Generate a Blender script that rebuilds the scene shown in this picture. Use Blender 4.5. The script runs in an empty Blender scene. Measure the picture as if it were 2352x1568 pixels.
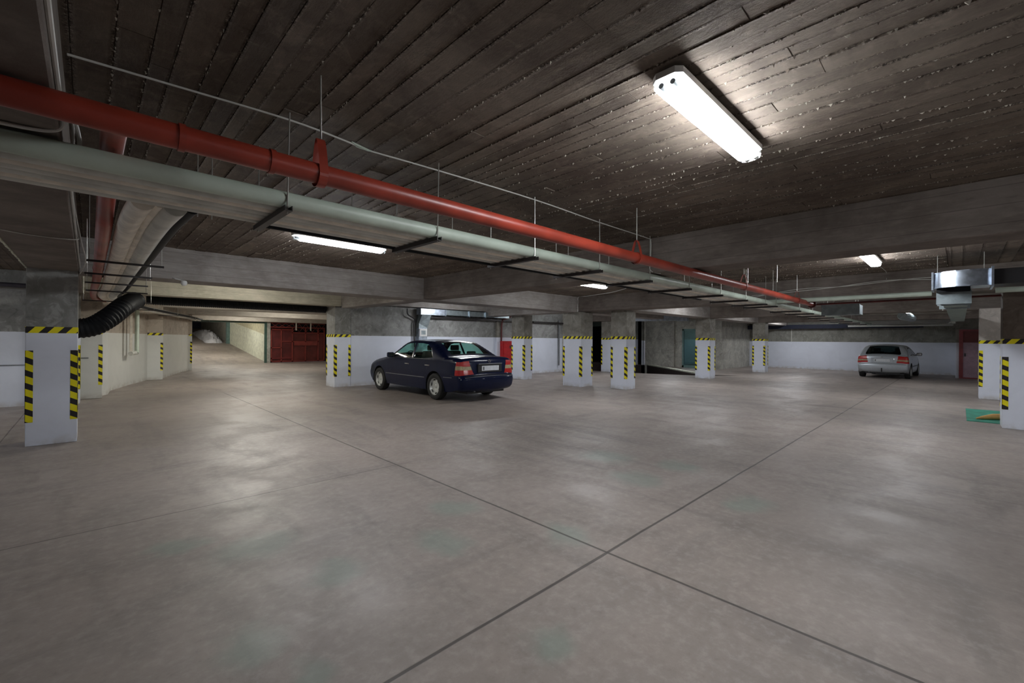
import bpy, math, random
from mathutils import Vector, Matrix
from mathutils.geometry import delaunay_2d_cdt
random.seed(7)
PI = math.pi
scn = bpy.context.scene
C = scn.collection
R = math.radians

# ------------------------------------------------------------------ camera
CAMH = 1.47
al, th = R(0.43), R(45.8)
F = Vector((math.cos(th), math.sin(th), 0)); Rt = Vector((math.sin(th), -math.cos(th), 0)); U = Vector((0, 0, 1))
ix = Rt*math.cos(al) + U*math.sin(al); iu = -Rt*math.sin(al) + U*math.cos(al)
cam = bpy.data.cameras.new('camera'); co = bpy.data.objects.new('camera', cam); C.objects.link(co)
m = Matrix.Identity(4)
for i in range(3):
    m[i][0], m[i][1], m[i][2] = ix[i], iu[i], -F[i]
m[0][3], m[1][3], m[2][3] = 0, 0, CAMH
co.matrix_world = m
cam.sensor_width = 36; cam.lens = 36*1000/2352; cam.shift_y = -3.7/2352; cam.clip_start = .02; cam.clip_end = 300
scn.camera = co
scn.view_settings.view_transform = 'Standard'; scn.view_settings.look = 'None'
scn.view_settings.gamma = 1; scn.view_settings.use_curve_mapping = False
scn.view_settings.exposure = 2.05
w = bpy.data.worlds.new('world'); scn.world = w; w.use_nodes = True
w.node_tree.nodes['Background'].inputs[0].default_value = (.6, .65, .7, 1)
w.node_tree.nodes['Background'].inputs[1].default_value = .02

# ------------------------------------------------------------------ materials
class NT:
    def __init__(s, name):
        s.m = bpy.data.materials.new(name); s.m.use_nodes = True; s.t = s.m.node_tree; s.t.nodes.clear()
        s.out = s.n('ShaderNodeOutputMaterial')
    def n(s, typ, **kw):
        nd = s.t.nodes.new(typ)
        for k, v in kw.items(): setattr(nd, k, v)
        return nd
    def link(s, a, b): s.t.links.new(a, b)
    def set(s, nd, i, v):
        if hasattr(v, 'is_linked') or isinstance(v, bpy.types.NodeSocket): s.link(v, nd.inputs[i])
        else: nd.inputs[i].default_value = v
    def math(s, op, a, b=0.0, c=None, clamp=False):
        nd = s.n('ShaderNodeMath', operation=op, use_clamp=clamp); s.set(nd, 0, a); s.set(nd, 1, b)
        if c is not None: s.set(nd, 2, c)
        return nd.outputs[0]
    def ss(s, x, a, b, lo=0.0, hi=1.0):
        nd = s.n('ShaderNodeMapRange', interpolation_type='SMOOTHSTEP'); s.set(nd, 0, x)
        nd.inputs[1].default_value = a; nd.inputs[2].default_value = b; nd.inputs[3].default_value = lo; nd.inputs[4].default_value = hi
        return nd.outputs[0]
    def mix(s, f, a, b, blend='MIX'):
        nd = s.n('ShaderNodeMix', data_type='RGBA', blend_type=blend)
        s.set(nd, 0, f)
        for i, v in ((6, a), (7, b)):
            if isinstance(v, bpy.types.NodeSocket): s.link(v, nd.inputs[i])
            else: nd.inputs[i].default_value = (*v, 1) if len(v) == 3 else v
        return nd.outputs[2]
    def pos(s): return s.n('ShaderNodeNewGeometry').outputs['Position']
    def obj(s): return s.n('ShaderNodeTexCoord').outputs['Object']
    def sep(s, v):
        nd = s.n('ShaderNodeSeparateXYZ'); s.link(v, nd.inputs[0]); return nd.outputs
    def noise(s, v, scale, detail=4, rough=.55, sc=(1, 1, 1), dist=0):
        mp = s.n('ShaderNodeMapping'); s.link(v, mp.inputs[0]); mp.inputs['Scale'].default_value = sc
        nd = s.n('ShaderNodeTexNoise'); s.link(mp.outputs[0], nd.inputs['Vector'])
        nd.inputs['Scale'].default_value = scale; nd.inputs['Detail'].default_value = detail
        nd.inputs['Roughness'].default_value = rough; nd.inputs['Distortion'].default_value = dist
        return nd.outputs[0]
    def pbr(s, col, rough=.6, metal=0., bump=None, bd=.01, bs=.5, coat=0., spec=.5, emit=None, es=1.):
        b = s.n('ShaderNodeBsdfPrincipled')
        if isinstance(col, bpy.types.NodeSocket): s.link(col, b.inputs['Base Color'])
        else: b.inputs['Base Color'].default_value = (*col, 1)
        s.set(b, 'Roughness', rough); s.set(b, 'Metallic', metal)
        b.inputs['Coat Weight'].default_value = coat; b.inputs['Coat Roughness'].default_value = .08
        b.inputs['Specular IOR Level'].default_value = spec
        if bump is not None:
            bn = s.n('ShaderNodeBump'); bn.inputs['Strength'].default_value = bs; bn.inputs['Distance'].default_value = bd
            s.link(bump, bn.inputs['Height']); s.link(bn.outputs[0], b.inputs['Normal'])
        if emit is not None:
            b.inputs['Emission Color'].default_value = (*emit, 1); b.inputs['Emission Strength'].default_value = es
        s.link(b.outputs[0], s.out.inputs[0]); return s.m

M = {}
def plain(name, col, rough=.5, metal=0., coat=0., var=.12, vs=6., bump=.0, spec=.5):
    t = NT(name); p = t.obj()
    n = t.noise(p, vs, 5)
    dark = tuple(c*(1-var) for c in col); lite = tuple(min(1, c*(1+var)) for c in col)
    c = t.mix(t.ss(n, .35, .65), dark, lite)
    M[name] = t.pbr(c, rough, metal, coat=coat, spec=spec, bump=(t.noise(p, vs*8, 3) if bump else None), bd=bump or .01)
    return M[name]

def mat_floor():
    t = NT('floor_concrete'); p = t.pos(); x, y, z = t.sep(p)
    big = t.noise(p, .28, 3, .5); mid = t.noise(p, 1.6, 6, .62, dist=.6); fine = t.noise(p, 14, 7, .7)
    st1 = t.noise(p, 2.2, 5, .6, sc=(1, .16, 1), dist=.4); st2 = t.noise(p, 2.5, 5, .6, sc=(.18, 1, 1), dist=.4)
    c = t.mix(t.ss(big, .32, .68), (.288, .242, .213), (.362, .310, .276))
    c = t.mix(t.ss(mid, .35, .75, 0, .55), c, (.235, .203, .185))
    c = t.mix(t.ss(st1, .50, .70, 0, .55), c, (.17, .147, .135))
    c = t.mix(t.ss(st2, .52, .72, 0, .5), c, (.18, .155, .142))
    c = t.mix(t.ss(fine, .45, .68, 0, .35), c, (.46, .41, .375)); c = t.mix(t.ss(fine, .30, .45, .35, 0), c, (.17, .145, .13))
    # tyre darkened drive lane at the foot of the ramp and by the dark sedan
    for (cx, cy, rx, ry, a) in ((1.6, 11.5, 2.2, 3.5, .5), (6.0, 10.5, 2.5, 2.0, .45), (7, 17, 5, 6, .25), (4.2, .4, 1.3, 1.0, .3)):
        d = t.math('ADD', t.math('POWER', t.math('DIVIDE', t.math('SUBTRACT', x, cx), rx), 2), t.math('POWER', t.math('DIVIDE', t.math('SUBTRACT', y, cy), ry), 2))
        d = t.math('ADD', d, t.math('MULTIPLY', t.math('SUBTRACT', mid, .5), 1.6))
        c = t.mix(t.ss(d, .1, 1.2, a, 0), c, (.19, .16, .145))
    # worn green paint patches
    wx = t.math('ADD', x, t.math('MULTIPLY', t.math('SUBTRACT', t.noise(p, 1.7, 3), .5), .5))
    wy = t.math('ADD', y, t.math('MULTIPLY', t.math('SUBTRACT', t.noise(p, 2.3, 3), .5), .5))
    for (gx, gy, rx) in ((.85, 3.45, .28), (.45, 3.85, .16), (.55, 2.35, .2), (.75, 1.95, .12), (1.15, 2.75, .2), (4.7, 3.1, .34), (4.2, 2.4, .3), (5.0, 2.3, .26), (4.3, 1.3, .25), (2.3, 3.1, .22), (2.6, 2.1, .22), (1.9, 2.6, .2), (1.6, 1.4, .16)):
        d = t.math('SQRT', t.math('ADD', t.math('POWER', t.math('SUBTRACT', wx, gx), 2), t.math('POWER', t.math('SUBTRACT', wy, gy), 2)))
        c = t.mix(t.ss(d, rx*.35, rx*1.25, .42, 0), c, (.20, .285, .235))
    # saw-cut joints
    h = None
    wob = t.math('MULTIPLY', t.math('SUBTRACT', t.noise(p, .9, 2), .5), .02)
    def joint(coord, at, wd, a, lim=None):
        nonlocal c, h
        d = t.math('ABSOLUTE', t.math('ADD', t.math('SUBTRACT', coord, at), wob))
        k = t.ss(d, wd*.45, wd, 1, 0)
        if lim: k = t.math('MULTIPLY', k, t.ss(lim[0], lim[1], lim[1]+.3, 0, 1) if lim[2] > 0 else t.ss(lim[0], lim[1], lim[1]+.3, 1, 0))
        k2 = t.math('MULTIPLY', k, a)
        c = t.mix(k2, c, (.055, .045, .04))
        h = k2 if h is None else t.math('MAXIMUM', h, k2)
    joint(x, 2.59, .014, .85, (y, 13.6, -1)); joint(y, 1.70, .014, .85); joint(y, 4.58, .008, .6, (x, 2.62, -1)); joint(y, 4.58, .006, .3)
    joint(x, -.87, .009, .7); joint(x, 6.11, .008, .35); joint(x, 9.6, .008, .25); joint(y, -1.3, .009, .5); joint(y, 8.1, .006, .2)
    rough = t.math('ADD', t.math('ADD', t.ss(mid, .35, .65, .36, .50), t.math('MULTIPLY', st1, .10)), t.math('MULTIPLY', fine, .08))
    hh = t.math('SUBTRACT', t.math('MULTIPLY', fine, .25), h)
    M['floor'] = t.pbr(c, rough, bump=hh, bd=.008, bs=.5, spec=.45)

def mat_boards(name, along, base=(.130, .101, .082), lite=(.245, .203, .162), pitch=.14, axis=None):
    """board-marked concrete; along = 'x' or 'y' direction the boards run"""
    t = NT(name); p = t.pos(); x, y, z = t.sep(p)
    sc = (1, .12, 1) if along == 'y' else (.12, 1, 1)
    grain = t.noise(p, 22, 7, .7, sc=(1, .22, 1) if along == 'y' else (.22, 1, 1)); blot = t.noise(p, 1.3, 6, .65, dist=.7); fine = t.noise(p, 38, 8, .8); mott = t.noise(p, 7, 6, .7, dist=.6)
    att = t.n('ShaderNodeAttribute', attribute_name='board'); k = att.outputs['Fac']
    c = t.mix(t.ss(blot, .3, .7), base, lite)
    c = t.mix(t.math('MULTIPLY', t.ss(k, 0, 1), t.ss(k, 1.2, 1.6, .5, 0)), c, tuple(v*.62 for v in base))
    c = t.mix(t.ss(mott, .5, .72, 0, .45), c, tuple(v*1.35 for v in lite))
    c = t.mix(t.ss(mott, .28, .45, .5, 0), c, tuple(v*.55 for v in base))
    c = t.mix(t.ss(grain, .5, .75, 0, .35), c, tuple(v*1.4 for v in lite)); c = t.mix(t.ss(k, 1.5, 2, 0, .9), c, (.46, .42, .35))
    c = t.mix(t.ss(fine, .58, .75, 0, .4), c, tuple(v*1.7 for v in lite))
    c = t.mix(t.ss(fine, .25, .40, .5, 0), c, tuple(v*.4 for v in base))
    ac = t.n('ShaderNodeAttribute', attribute_name='across').outputs['Fac']; ed = t.ss(t.math('ABSOLUTE', t.math('SUBTRACT', ac, .5)), .36, .49)
    crumb = t.noise(p, 75, 3, .7); run = t.noise(p, 3.5, 3, .6)
    em = t.math('MULTIPLY', ed, t.ss(run, .38, .58, .25, 1))
    c = t.mix(t.math('MULTIPLY', em, t.ss(crumb, .50, .44, 0, .85)), c, tuple(v*.22 for v in base))
    c = t.mix(t.math('MULTIPLY', em, t.ss(crumb, .58, .64, 0, .85)), c, (.50, .45, .38))
    hh = t.math('ADD', t.math('ADD', t.math('MULTIPLY', grain, .8), t.math('MULTIPLY', fine, .6)), t.math('MULTIPLY', mott, .8))
    hh = t.math('ADD', hh, t.math('MULTIPLY', em, t.math('MULTIPLY', crumb, 1.6)))
    M[name] = t.pbr(c, .85, bump=hh, bd=.012, bs=.75, spec=.25)

def mat_conc(name, a, b, vert=False, bump=.006):
    t = NT(name); p = t.pos()
    blot = t.noise(p, 1.3, 6, .62, dist=.8); grain = t.noise(p, 9, 6, .65, sc=(1, 1, .2) if vert else (.5, .5, 2.2)); fine = t.noise(p, 45, 4, .7)
    x, y, z = t.sep(p)
    seam = t.math('ABSOLUTE', t.math('SUBTRACT', t.math('FRACT', t.math('ADD', t.math('DIVIDE', z, .155), t.math('MULTIPLY', t.noise(p, .6, 2), .12))), .5))
    c = t.mix(t.ss(blot, .3, .7), a, b)
    c = t.mix(t.ss(grain, .45, .75, 0, .4), c, tuple(min(1, v*1.45) for v in b))
    c = t.mix(t.ss(grain, .25, .42, .45, 0), c, tuple(v*.6 for v in a))
    if not vert: c = t.mix(t.ss(seam, .46, .5, 0, .5), c, tuple(v*.4 for v in a))
    hh = t.math('ADD', grain, t.math('MULTIPLY', fine, .4))
    M[name] = t.pbr(c, .8, bump=hh, bd=bump, bs=.6, spec=.3)

def mat_painted(name, zc, conc_a, conc_b, paint=(.75, .79, .89), vert=True):
    """bare concrete above, white gloss paint below height zc"""
    t = NT(name); p = t.pos(); x, y, z = t.sep(p)
    blot = t.noise(p, 1.5, 6, .65, dist=1.0); pat = t.noise(p, 4.5, 5, .6, dist=1.5); grain = t.noise(p, 12, 6, .65, sc=(1, 1, .3)); fine = t.noise(p, 60, 3, .7)
    cc = t.mix(t.ss(blot, .32, .68), conc_a, conc_b)
    cc = t.mix(t.ss(pat, .52, .66, 0, .55), cc, tuple(min(1, v*1.25) for v in conc_b))
    cc = t.mix(t.ss(pat, .3, .42, .5, 0), cc, tuple(v*.6 for v in conc_a))
    cc = t.mix(t.ss(grain, .3, .45, .3, 0), cc, tuple(v*.5 for v in conc_a))
    pw = t.mix(t.ss(blot, .3, .75, 0, .5), paint, tuple(v*.86 for v in paint))
    scuff = t.math('MULTIPLY', t.ss(z, .0, .16, 1, 0), t.ss(t.noise(p, 5, 4), .3, .7))
    pw = t.mix(t.math('MULTIPLY', scuff, .7), pw, (.42, .38, .33))
    e = t.math('ADD', z, t.math('MULTIPLY', t.math('SUBTRACT', t.noise(p, 18, 2), .5), .012))
    k = t.ss(e, zc-.004, zc+.004, 1, 0)
    c = t.mix(k, cc, pw)
    rg = t.ss(k, 0, 1, .82, .42)
    hh = t.math('MULTIPLY', t.math('ADD', grain, t.math('MULTIPLY', fine, .4)), t.ss(k, 0, 1, 1, .25))
    M[name] = t.pbr(c, rg, bump=hh, bd=.005, bs=.5, spec=.4)

def mat_tape(name, vertical):
    t = NT(name); p = t.pos(); x, y, z = t.sep(p)
    u = t.math('SUBTRACT', x, y)
    if vertical: f = t.math('DIVIDE', t.math('ADD', z, t.math('MULTIPLY', u, .55)), .172)
    else: f = t.math('DIVIDE', t.math('SUBTRACT', u, t.math('MULTIPLY', z, .8)), .178)
    s = t.math('GREATER_THAN', t.math('FRACT', t.math('ADD', f, 40)), .46)
    n = t.noise(p, 9, 4)
    c = t.mix(s, (.02, .017, .018), t.mix(n, (.78, .68, .008), (.90, .80, .01)))
    M[name] = t.pbr(c, .4)

mat_floor()
mat_boards('ceil_y', 'y'); mat_boards('ceil_x', 'x')
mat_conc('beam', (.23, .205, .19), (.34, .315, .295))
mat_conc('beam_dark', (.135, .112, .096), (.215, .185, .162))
mat_conc('hall_beam', (.36, .34, .27), (.50, .47, .39))  # yellow-green cast of the hall light is put into this concrete colour
mat_conc('hall_pale', (.50, .45, .39), (.62, .57, .50))
mat_painted('pillar', 1.565, (.185, .172, .145), (.30, .285, .25))
mat_painted('pillar_grey', 1.565, (.20, .20, .185), (.33, .33, .32))
mat_painted('pillar_brown', 1.53, (.085, .065, .05), (.14, .11, .09))
mat_painted('pillar_beige', 1.53, (.42, .38, .345), (.50, .46, .42))
mat_painted('wall_paint', 1.565, (.20, .20, .19), (.34, .34, .33))
mat_painted('wall_far', 1.49, (.19, .185, .165), (.30, .295, .26))
mat_painted('wall_hall', 1.58, (.40, .34, .28), (.50, .44, .37), paint=(.72, .73, .70))
mat_painted('wall_bare', -1.0, (.30, .29, .26), (.47, .46, .41))
mat_tape('tape_v', True); mat_tape('tape_h', False)
plain('ramp_wall', (.70, .72, .60), .6); plain('ramp_wall_upper', (.52, .49, .34), .7)
plain('red_pipe', (.30, .040, .022), .38, var=.2, vs=3, bump=.001)
plain('dark_red', (.11, .015, .014), .5, var=.25, vs=2); plain('gate_red', (.12, .020, .016), .45, var=.3, vs=1.2); plain('gate_frame', (.22, .036, .028), .4, var=.15, vs=3)
plain('bright_red', (.50, .012, .016), .35); plain('red_frame', (.22, .03, .035), .4); plain('door_pane', (.36, .24, .29), .35, var=.1)
plain('pvc', (.52, .60, .51), .42, var=.1, vs=3); plain('pvc_grey', (.62, .62, .57), .5, var=.15, vs=4); plain('insul', (.82, .76, .66), .6, var=.12, vs=8, bump=.003)
plain('steel_dark', (.035, .03, .03), .5, metal=.3); plain('rod', (.50, .50, .46), .4, metal=.7)
plain('rubber_black', (.006, .007, .009), .6, spec=.25, bump=.001); plain('galv', (.46, .52, .60), .36, metal=.9, var=.18, vs=9); plain('galv_dull', (.34, .40, .42), .42, metal=.7, var=.15, vs=7)
plain('duct_green', (.22, .29, .27), .45, metal=.4); plain('white_pl', (.72, .72, .70), .4, var=.05); plain('cable', (.58, .57, .53), .5, var=.05); plain('cable_dark', (.05, .045, .06), .5)
plain('green_frame', (.16, .26, .25), .4); plain('green_post', (.05, .10, .08), .4); plain('green_mat', (.03, .25, .17), .75, var=.2, vs=5); plain('orange_pale', (.72, .40, .13), .6)
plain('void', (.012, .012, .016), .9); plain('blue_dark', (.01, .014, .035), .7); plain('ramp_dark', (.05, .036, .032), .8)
plain('sheet', (.72, .72, .78), .5, var=.15, vs=3); plain('bronze', (.30, .16, .06), .5)
plain('tyre', (.014, .014, .014), .75); plain('hub', (.60, .62, .60), .4, metal=.3); plain('hub_hole', (.01, .01, .01), .8)
plain('paint_blue', (.004, .008, .034), .3, metal=0., coat=.28, var=.05, spec=.12); plain('paint_silver', (.48, .52, .56), .38, metal=.4, coat=.8, var=.03)
plain('plastic', (.02, .02, .022), .5); plain('plastic_trim', (.16, .17, .18), .4); plain('chrome', (.75, .76, .78), .15, metal=1., var=.03)
plain('lamp_red', (.42, .010, .008), .32, coat=.2, var=.1, vs=30); plain('lamp_amber', (.36, .30, .17), .32, coat=.2, var=.2, vs=30); plain('lamp_dark', (.20, .004, .006), .2, coat=1.)
plain('plate', (.66, .69, .72), .4, var=.06, vs=20); plain('seat', (.035, .035, .04), .85); plain('seat_light', (.16, .19, .17), .8)

def mat_emit(name, col, s):
    t = NT(name); e = t.n('ShaderNodeEmission'); e.inputs[0].default_value = (*col, 1); e.inputs[1].default_value = s
    t.link(e.outputs[0], t.out.inputs[0]); M[name] = t.m
mat_emit('tube_white', (.93, .96, 1.0), 21); mat_emit('tube_warm', (1.0, .97, .87), 27)
def mat_clear(name, tint, fres=.12):
    t = NT(name); a = t.n('ShaderNodeBsdfTransparent'); a.inputs[0].default_value = (*tint, 1)
    g = t.n('ShaderNodeBsdfGlossy'); g.inputs['Roughness'].default_value = .03; g.inputs[0].default_value = (.9, .9, .9, 1)
    ge = t.n('ShaderNodeNewGeometry'); dt = t.n('ShaderNodeVectorMath', operation='DOT_PRODUCT'); t.link(ge.outputs['Normal'], dt.inputs[0]); t.link(ge.outputs['Incoming'], dt.inputs[1])
    fac = t.math('MULTIPLY_ADD', t.math('POWER', t.math('SUBTRACT', 1.0, t.math('ABSOLUTE', dt.outputs['Value'])), 5.0), .9, .045)
    mx = t.n('ShaderNodeMixShader'); t.link(fac, mx.inputs[0]); t.link(a.outputs[0], mx.inputs[1]); t.link(g.outputs[0], mx.inputs[2])
    t.link(mx.outputs[0], t.out.inputs[0]); M[name] = t.m
mat_clear('glass', (.50, .74, .66)); mat_clear('glass_dark', (.16, .22, .22)); mat_clear('lamp_cover', (.9, .93, .93)); mat_clear('door_glass', (.30, .42, .45))

# ------------------------------------------------------------------ mesh helpers
class MB:
    def __init__(s): s.v = []; s.f = []; s.b = []
    def add(s, vs, fs):
        o = len(s.v); s.v += [tuple(v) for v in vs]; s.f += [tuple(i+o for i in f) for f in fs]; return s
    def box(s, x0, x1, y0, y1, z0, z1):
        return s.add([(x0,y0,z0),(x1,y0,z0),(x1,y1,z0),(x0,y1,z0),(x0,y0,z1),(x1,y0,z1),(x1,y1,z1),(x0,y1,z1)],
                     [(0,3,2,1),(4,5,6,7),(0,1,5,4),(1,2,6,5),(2,3,7,6),(3,0,4,7)])
    def bbox(s, x0, x1, y0, y1, z0, z1, c=.004):
        """box with chamfered vertical and horizontal edges"""
        X = (x0, x0+c, x1-c, x1); Y = (y0, y0+c, y1-c, y1); Z = (z0, z0+c, z1-c, z1)
        ring = lambda a, b, z: [(X[a], Y[1] if a == 0 else Y[b], z)]
        vs = []
        for zi, ins in ((0, 1), (1, 0), (2, 0), (3, 1)):
            z = Z[zi]; k = c if ins else 0
            vs += [(x0+c+0, y0+k, z), (x1-c, y0+k, z), (x1-k, y0+c, z), (x1-k, y1-c, z), (x1-c, y1-k, z), (x0+c, y1-k, z), (x0+k, y1-c, z), (x0+k, y0+c, z)]
        fs = [tuple(reversed(range(8))), tuple(range(24, 32))]
        for r in range(3):
            for i in range(8):
                j = (i+1) % 8; fs.append((r*8+i, r*8+j, r*8+8+j, r*8+8+i))
        return s.add(vs, fs)
    def tube(s, pts, r, seg=12, cap=True, rib=0):
        pts = [Vector(p) for p in pts]; n = len(pts)
        up = None; rings = []
        for i, p in enumerate(pts):
            d = (pts[min(i+1, n-1)] - pts[max(i-1, 0)]).normalized()
            if up is None:
                up = Vector((0, 0, 1)) if abs(d.z) < .9 else Vector((1, 0, 0))
            a = d.cross(up).normalized(); b = a.cross(d).normalized(); up = b
            rr = (r[i] if isinstance(r, (list, tuple)) else r)
            if rib and i % 2: rr *= (1-rib)
            rings.append([p + a*math.cos(2*PI*k/seg)*rr + b*math.sin(2*PI*k/seg)*rr for k in range(seg)])
        vs = [v for rg in rings for v in rg]; fs = []
        for i in range(n-1):
            for k in range(seg):
                j = (k+1) % seg; fs.append((i*seg+k, i*seg+j, (i+1)*seg+j, (i+1)*seg+k))
        if cap: fs += [tuple(reversed(range(seg))), tuple(range((n-1)*seg, n*seg))]
        return s.add(vs, fs)
    def lathe(s, prof, seg=32, c=(0, 0, 0), axis='y'):
        vs = []; n = len(prof)
        for k in range(seg):
            a = 2*PI*k/seg
            for r, h in prof:
                if axis == 'y': vs.append((c[0]+r*math.cos(a), c[1]+h, c[2]+r*math.sin(a)))
                elif axis == 'z': vs.append((c[0]+r*math.cos(a), c[1]+r*math.sin(a), c[2]+h))
                else: vs.append((c[0]+h, c[1]+r*math.cos(a), c[2]+r*math.sin(a)))
        fs = []
        for k in range(seg):
            j = (k+1) % seg
            for i in range(n-1): fs.append((k*n+i, j*n+i, j*n+i+1, k*n+i+1))
        return s.add(vs, fs)
    def prism(s, poly, z0, z1):
        n = len(poly); vs = [(x, y, z0) for x, y in poly] + [(x, y, z1) for x, y in poly]
        fs = [tuple(reversed(range(n))), tuple(range(n, 2*n))] + [(i, (i+1) % n, n+(i+1) % n, n+i) for i in range(n)]
        return s.add(vs, fs)
    def build(s, name, mat, parent=None, smooth=False, attr=None, across=None):
        me = bpy.data.meshes.new(name); me.from_pydata(s.v, [], s.f); me.validate()
        me.materials.append(M[mat] if isinstance(mat, str) else mat)
        if smooth:
            me.polygons.foreach_set('use_smooth', [True]*len(me.polygons))
            try: me.set_sharp_from_angle(angle=R(38))
            except Exception: pass
        if attr is not None and len(attr) == len(me.vertices):
            a = me.attributes.new('board', 'FLOAT', 'POINT'); a.data.foreach_set('value', attr)
            a = me.attributes.new('across', 'FLOAT', 'POINT'); a.data.foreach_set('value', across)
        o = bpy.data.objects.new(name, me); C.objects.link(o)
        if parent: o.parent = parent
        return o
def tag(o, label, cat, group=None, kind=None):
    o['label'] = label; o['category'] = cat
    if group: o['group'] = group
    if kind: o['kind'] = kind
    return o
def thing(name, label, cat, loc=(0, 0, 0), rz=0, group=None):
    o = bpy.data.objects.new(name, None); C.objects.link(o); o.location = loc; o.rotation_euler = (0, 0, rz)
    return tag(o, label, cat, group)
def rel(mb, loc):
    mb.v = [(x-loc[0], y-loc[1], z-loc[2]) for x, y, z in mb.v]; return mb
def struct(name, mb, mat, **k):
    o = mb.build(name, mat, **k); o['kind'] = 'structure'; return o
def spline(pts, n=8):
    pts = [Vector(p) for p in pts]; P = [pts[0]] + pts + [pts[-1]]; out = []
    for i in range(1, len(P)-2):
        for k in range(n):
            t = k/n; a, b, c, d = P[i-1], P[i], P[i+1], P[i+2]
            out.append(.5*((2*b) + (c-a)*t + (2*a-5*b+4*c-d)*t*t + (3*b-a-3*c+d)*t**3))
    out.append(pts[-1]); return out
ORD = ['first', 'second', 'third', 'fourth', 'fifth', 'sixth', 'seventh', 'eighth', 'ninth', 'tenth', 'eleventh', 'twelfth', 'thirteenth', 'fourteenth', 'fifteenth', 'sixteenth', 'seventeenth', 'eighteenth', 'nineteenth', 'twentieth', 'twenty-first', 'twenty-second', 'twenty-third', 'twenty-fourth']

SLAB = 2.85; BB = 2.385
# ------------------------------------------------------------------ setting
HOLE = [(17.54, 12.7), (17.9, 10.3), (18.75, 7.8), (20.1, 6.5), (19.4, 8.1), (22.3, 11.1), (24.2, 13.3), (24.2, 16.5), (17.54, 16.5)]
def inpoly(x, y, poly):
    c = False; n = len(poly); j = n-1
    for i in range(n):
        xi, yi = poly[i]; xj, yj = poly[j]
        if (yi > y) != (yj > y) and x < (xj-xi)*(y-yi)/(yj-yi)+xi: c = not c
        j = i
    return c
outer = [(-9, -9), (28.5, -9), (28.5, 28.7), (-9, 28.7)]
vs = [Vector(p) for p in outer+HOLE]; no, nh = len(outer), len(HOLE)
ed = [(i, (i+1) % no) for i in range(no)] + [(no+i, no+(i+1) % nh) for i in range(nh)]
r = delaunay_2d_cdt(vs, ed, [], 0, 1e-5)
mb = MB(); fs = []
for f in r[2]:
    cx = sum(r[0][i].x for i in f)/3; cy = sum(r[0][i].y for i in f)/3
    if not inpoly(cx, cy, HOLE): fs.append(tuple(f))
mb.add([(v.x, v.y, 0) for v in r[0]], fs)
struct('floor', mb, 'floor')
# descending ramp in the hole with kerb
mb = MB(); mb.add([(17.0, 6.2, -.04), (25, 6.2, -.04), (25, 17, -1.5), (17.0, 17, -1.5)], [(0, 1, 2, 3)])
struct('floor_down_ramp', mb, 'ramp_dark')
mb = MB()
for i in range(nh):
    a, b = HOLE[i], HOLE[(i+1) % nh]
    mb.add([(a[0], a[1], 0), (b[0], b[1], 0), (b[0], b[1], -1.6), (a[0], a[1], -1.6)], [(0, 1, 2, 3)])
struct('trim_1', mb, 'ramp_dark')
mb = MB()
for a, b in ((HOLE[4], HOLE[5]), (HOLE[5], HOLE[6])):
    d = Vector((b[0]-a[0], b[1]-a[1])).normalized(); nx, ny = d.y*.18, -d.x*.18
    mb.prism([(a[0], a[1]), (b[0], b[1]), (b[0]+nx, b[1]+ny), (a[0]+nx, a[1]+ny)], 0, .06)
struct('trim_2', mb, 'ramp_wall')

# ceiling slab of board-marked concrete
AC = []
def board_strip(mb, at, u0, u1, along, a0, a1):
    ln = a0 - random.random()*2
    while ln < a1:
        e = ln + random.uniform(2.2, 4.2); s0, s1 = max(ln, a0), min(e, a1)
        if s1 > s0:
            z = SLAB - random.random()**2*.009; tv = random.random()
            g = .002
            n0 = len(mb.v)
            if along == 'y': x0, x1, y0, y1 = u0+g, u1-g, s0+.003, s1-.003
            else: x0, x1, y0, y1 = s0+.003, s1-.003, u0+g, u1-g
            mb.box(x0, x1, y0, y1, z, SLAB+.03); at += [tv]*8; AC.extend([0, 1, 1, 0]*2 if along == 'y' else [0, 0, 1, 1]*2)
        ln = e
mb = MB(); at = []
x = -9.0
while x < 28.5:
    wd = random.choice((.09, .11, .13, .15, .18)); x1 = x+wd
    y0 = -9
    if 5.9 < x1 and x < 11.2: y0 = .15
    board_strip(mb, at, x, x1, 'y', y0, 28.7)
    if random.random() < .8:      # laitance fin squeezed out between two boards
        yy = (-3 if y0 < 0 else .15); heavy = random.random(); lim = 9 if -.1 < x < 5.4 else 6
        while yy < lim and -1 < x < 11:
            L = random.uniform(.006, .022)
            if random.random() < .25+.55*heavy:
                z = SLAB-.007-random.random()**2*.013; q = random.uniform(.002, .006); xx = x+random.uniform(-.006, .006); c_ = random.choice((0, 1, 2, 2))
                mb.add([(xx-q, yy, SLAB-.001), (xx+q, yy, SLAB-.001), (xx+random.uniform(-.3, .3)*q, yy+L*random.uniform(.3, .7), z), (xx-q, yy+L, SLAB-.001), (xx+q, yy+L, SLAB-.001)], [(0, 1, 2), (1, 4, 2), (4, 3, 2), (3, 0, 2)])
                at += [c_]*5; AC.extend([.5]*5)
            yy += L + random.uniform(0, .03)*(2-heavy)
    x = x1
mb.box(-9, 28.5, -9, 28.7, SLAB+.004, SLAB+.15); at += [1]*8; AC.extend([.5]*8)
struct('ceiling', mb, 'ceil_y', attr=at, across=AC)
mb = MB(); at = []; AC.clear(); y = -9.
while y < .15:
    wd = random.choice((.13, .16, .19, .22)); board_strip(mb, at, y, min(y+wd, .15), 'x', 5.9, 11.2); y += wd
struct('ceiling_crosswise_boards', mb, 'ceil_x', attr=at, across=AC)

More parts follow.
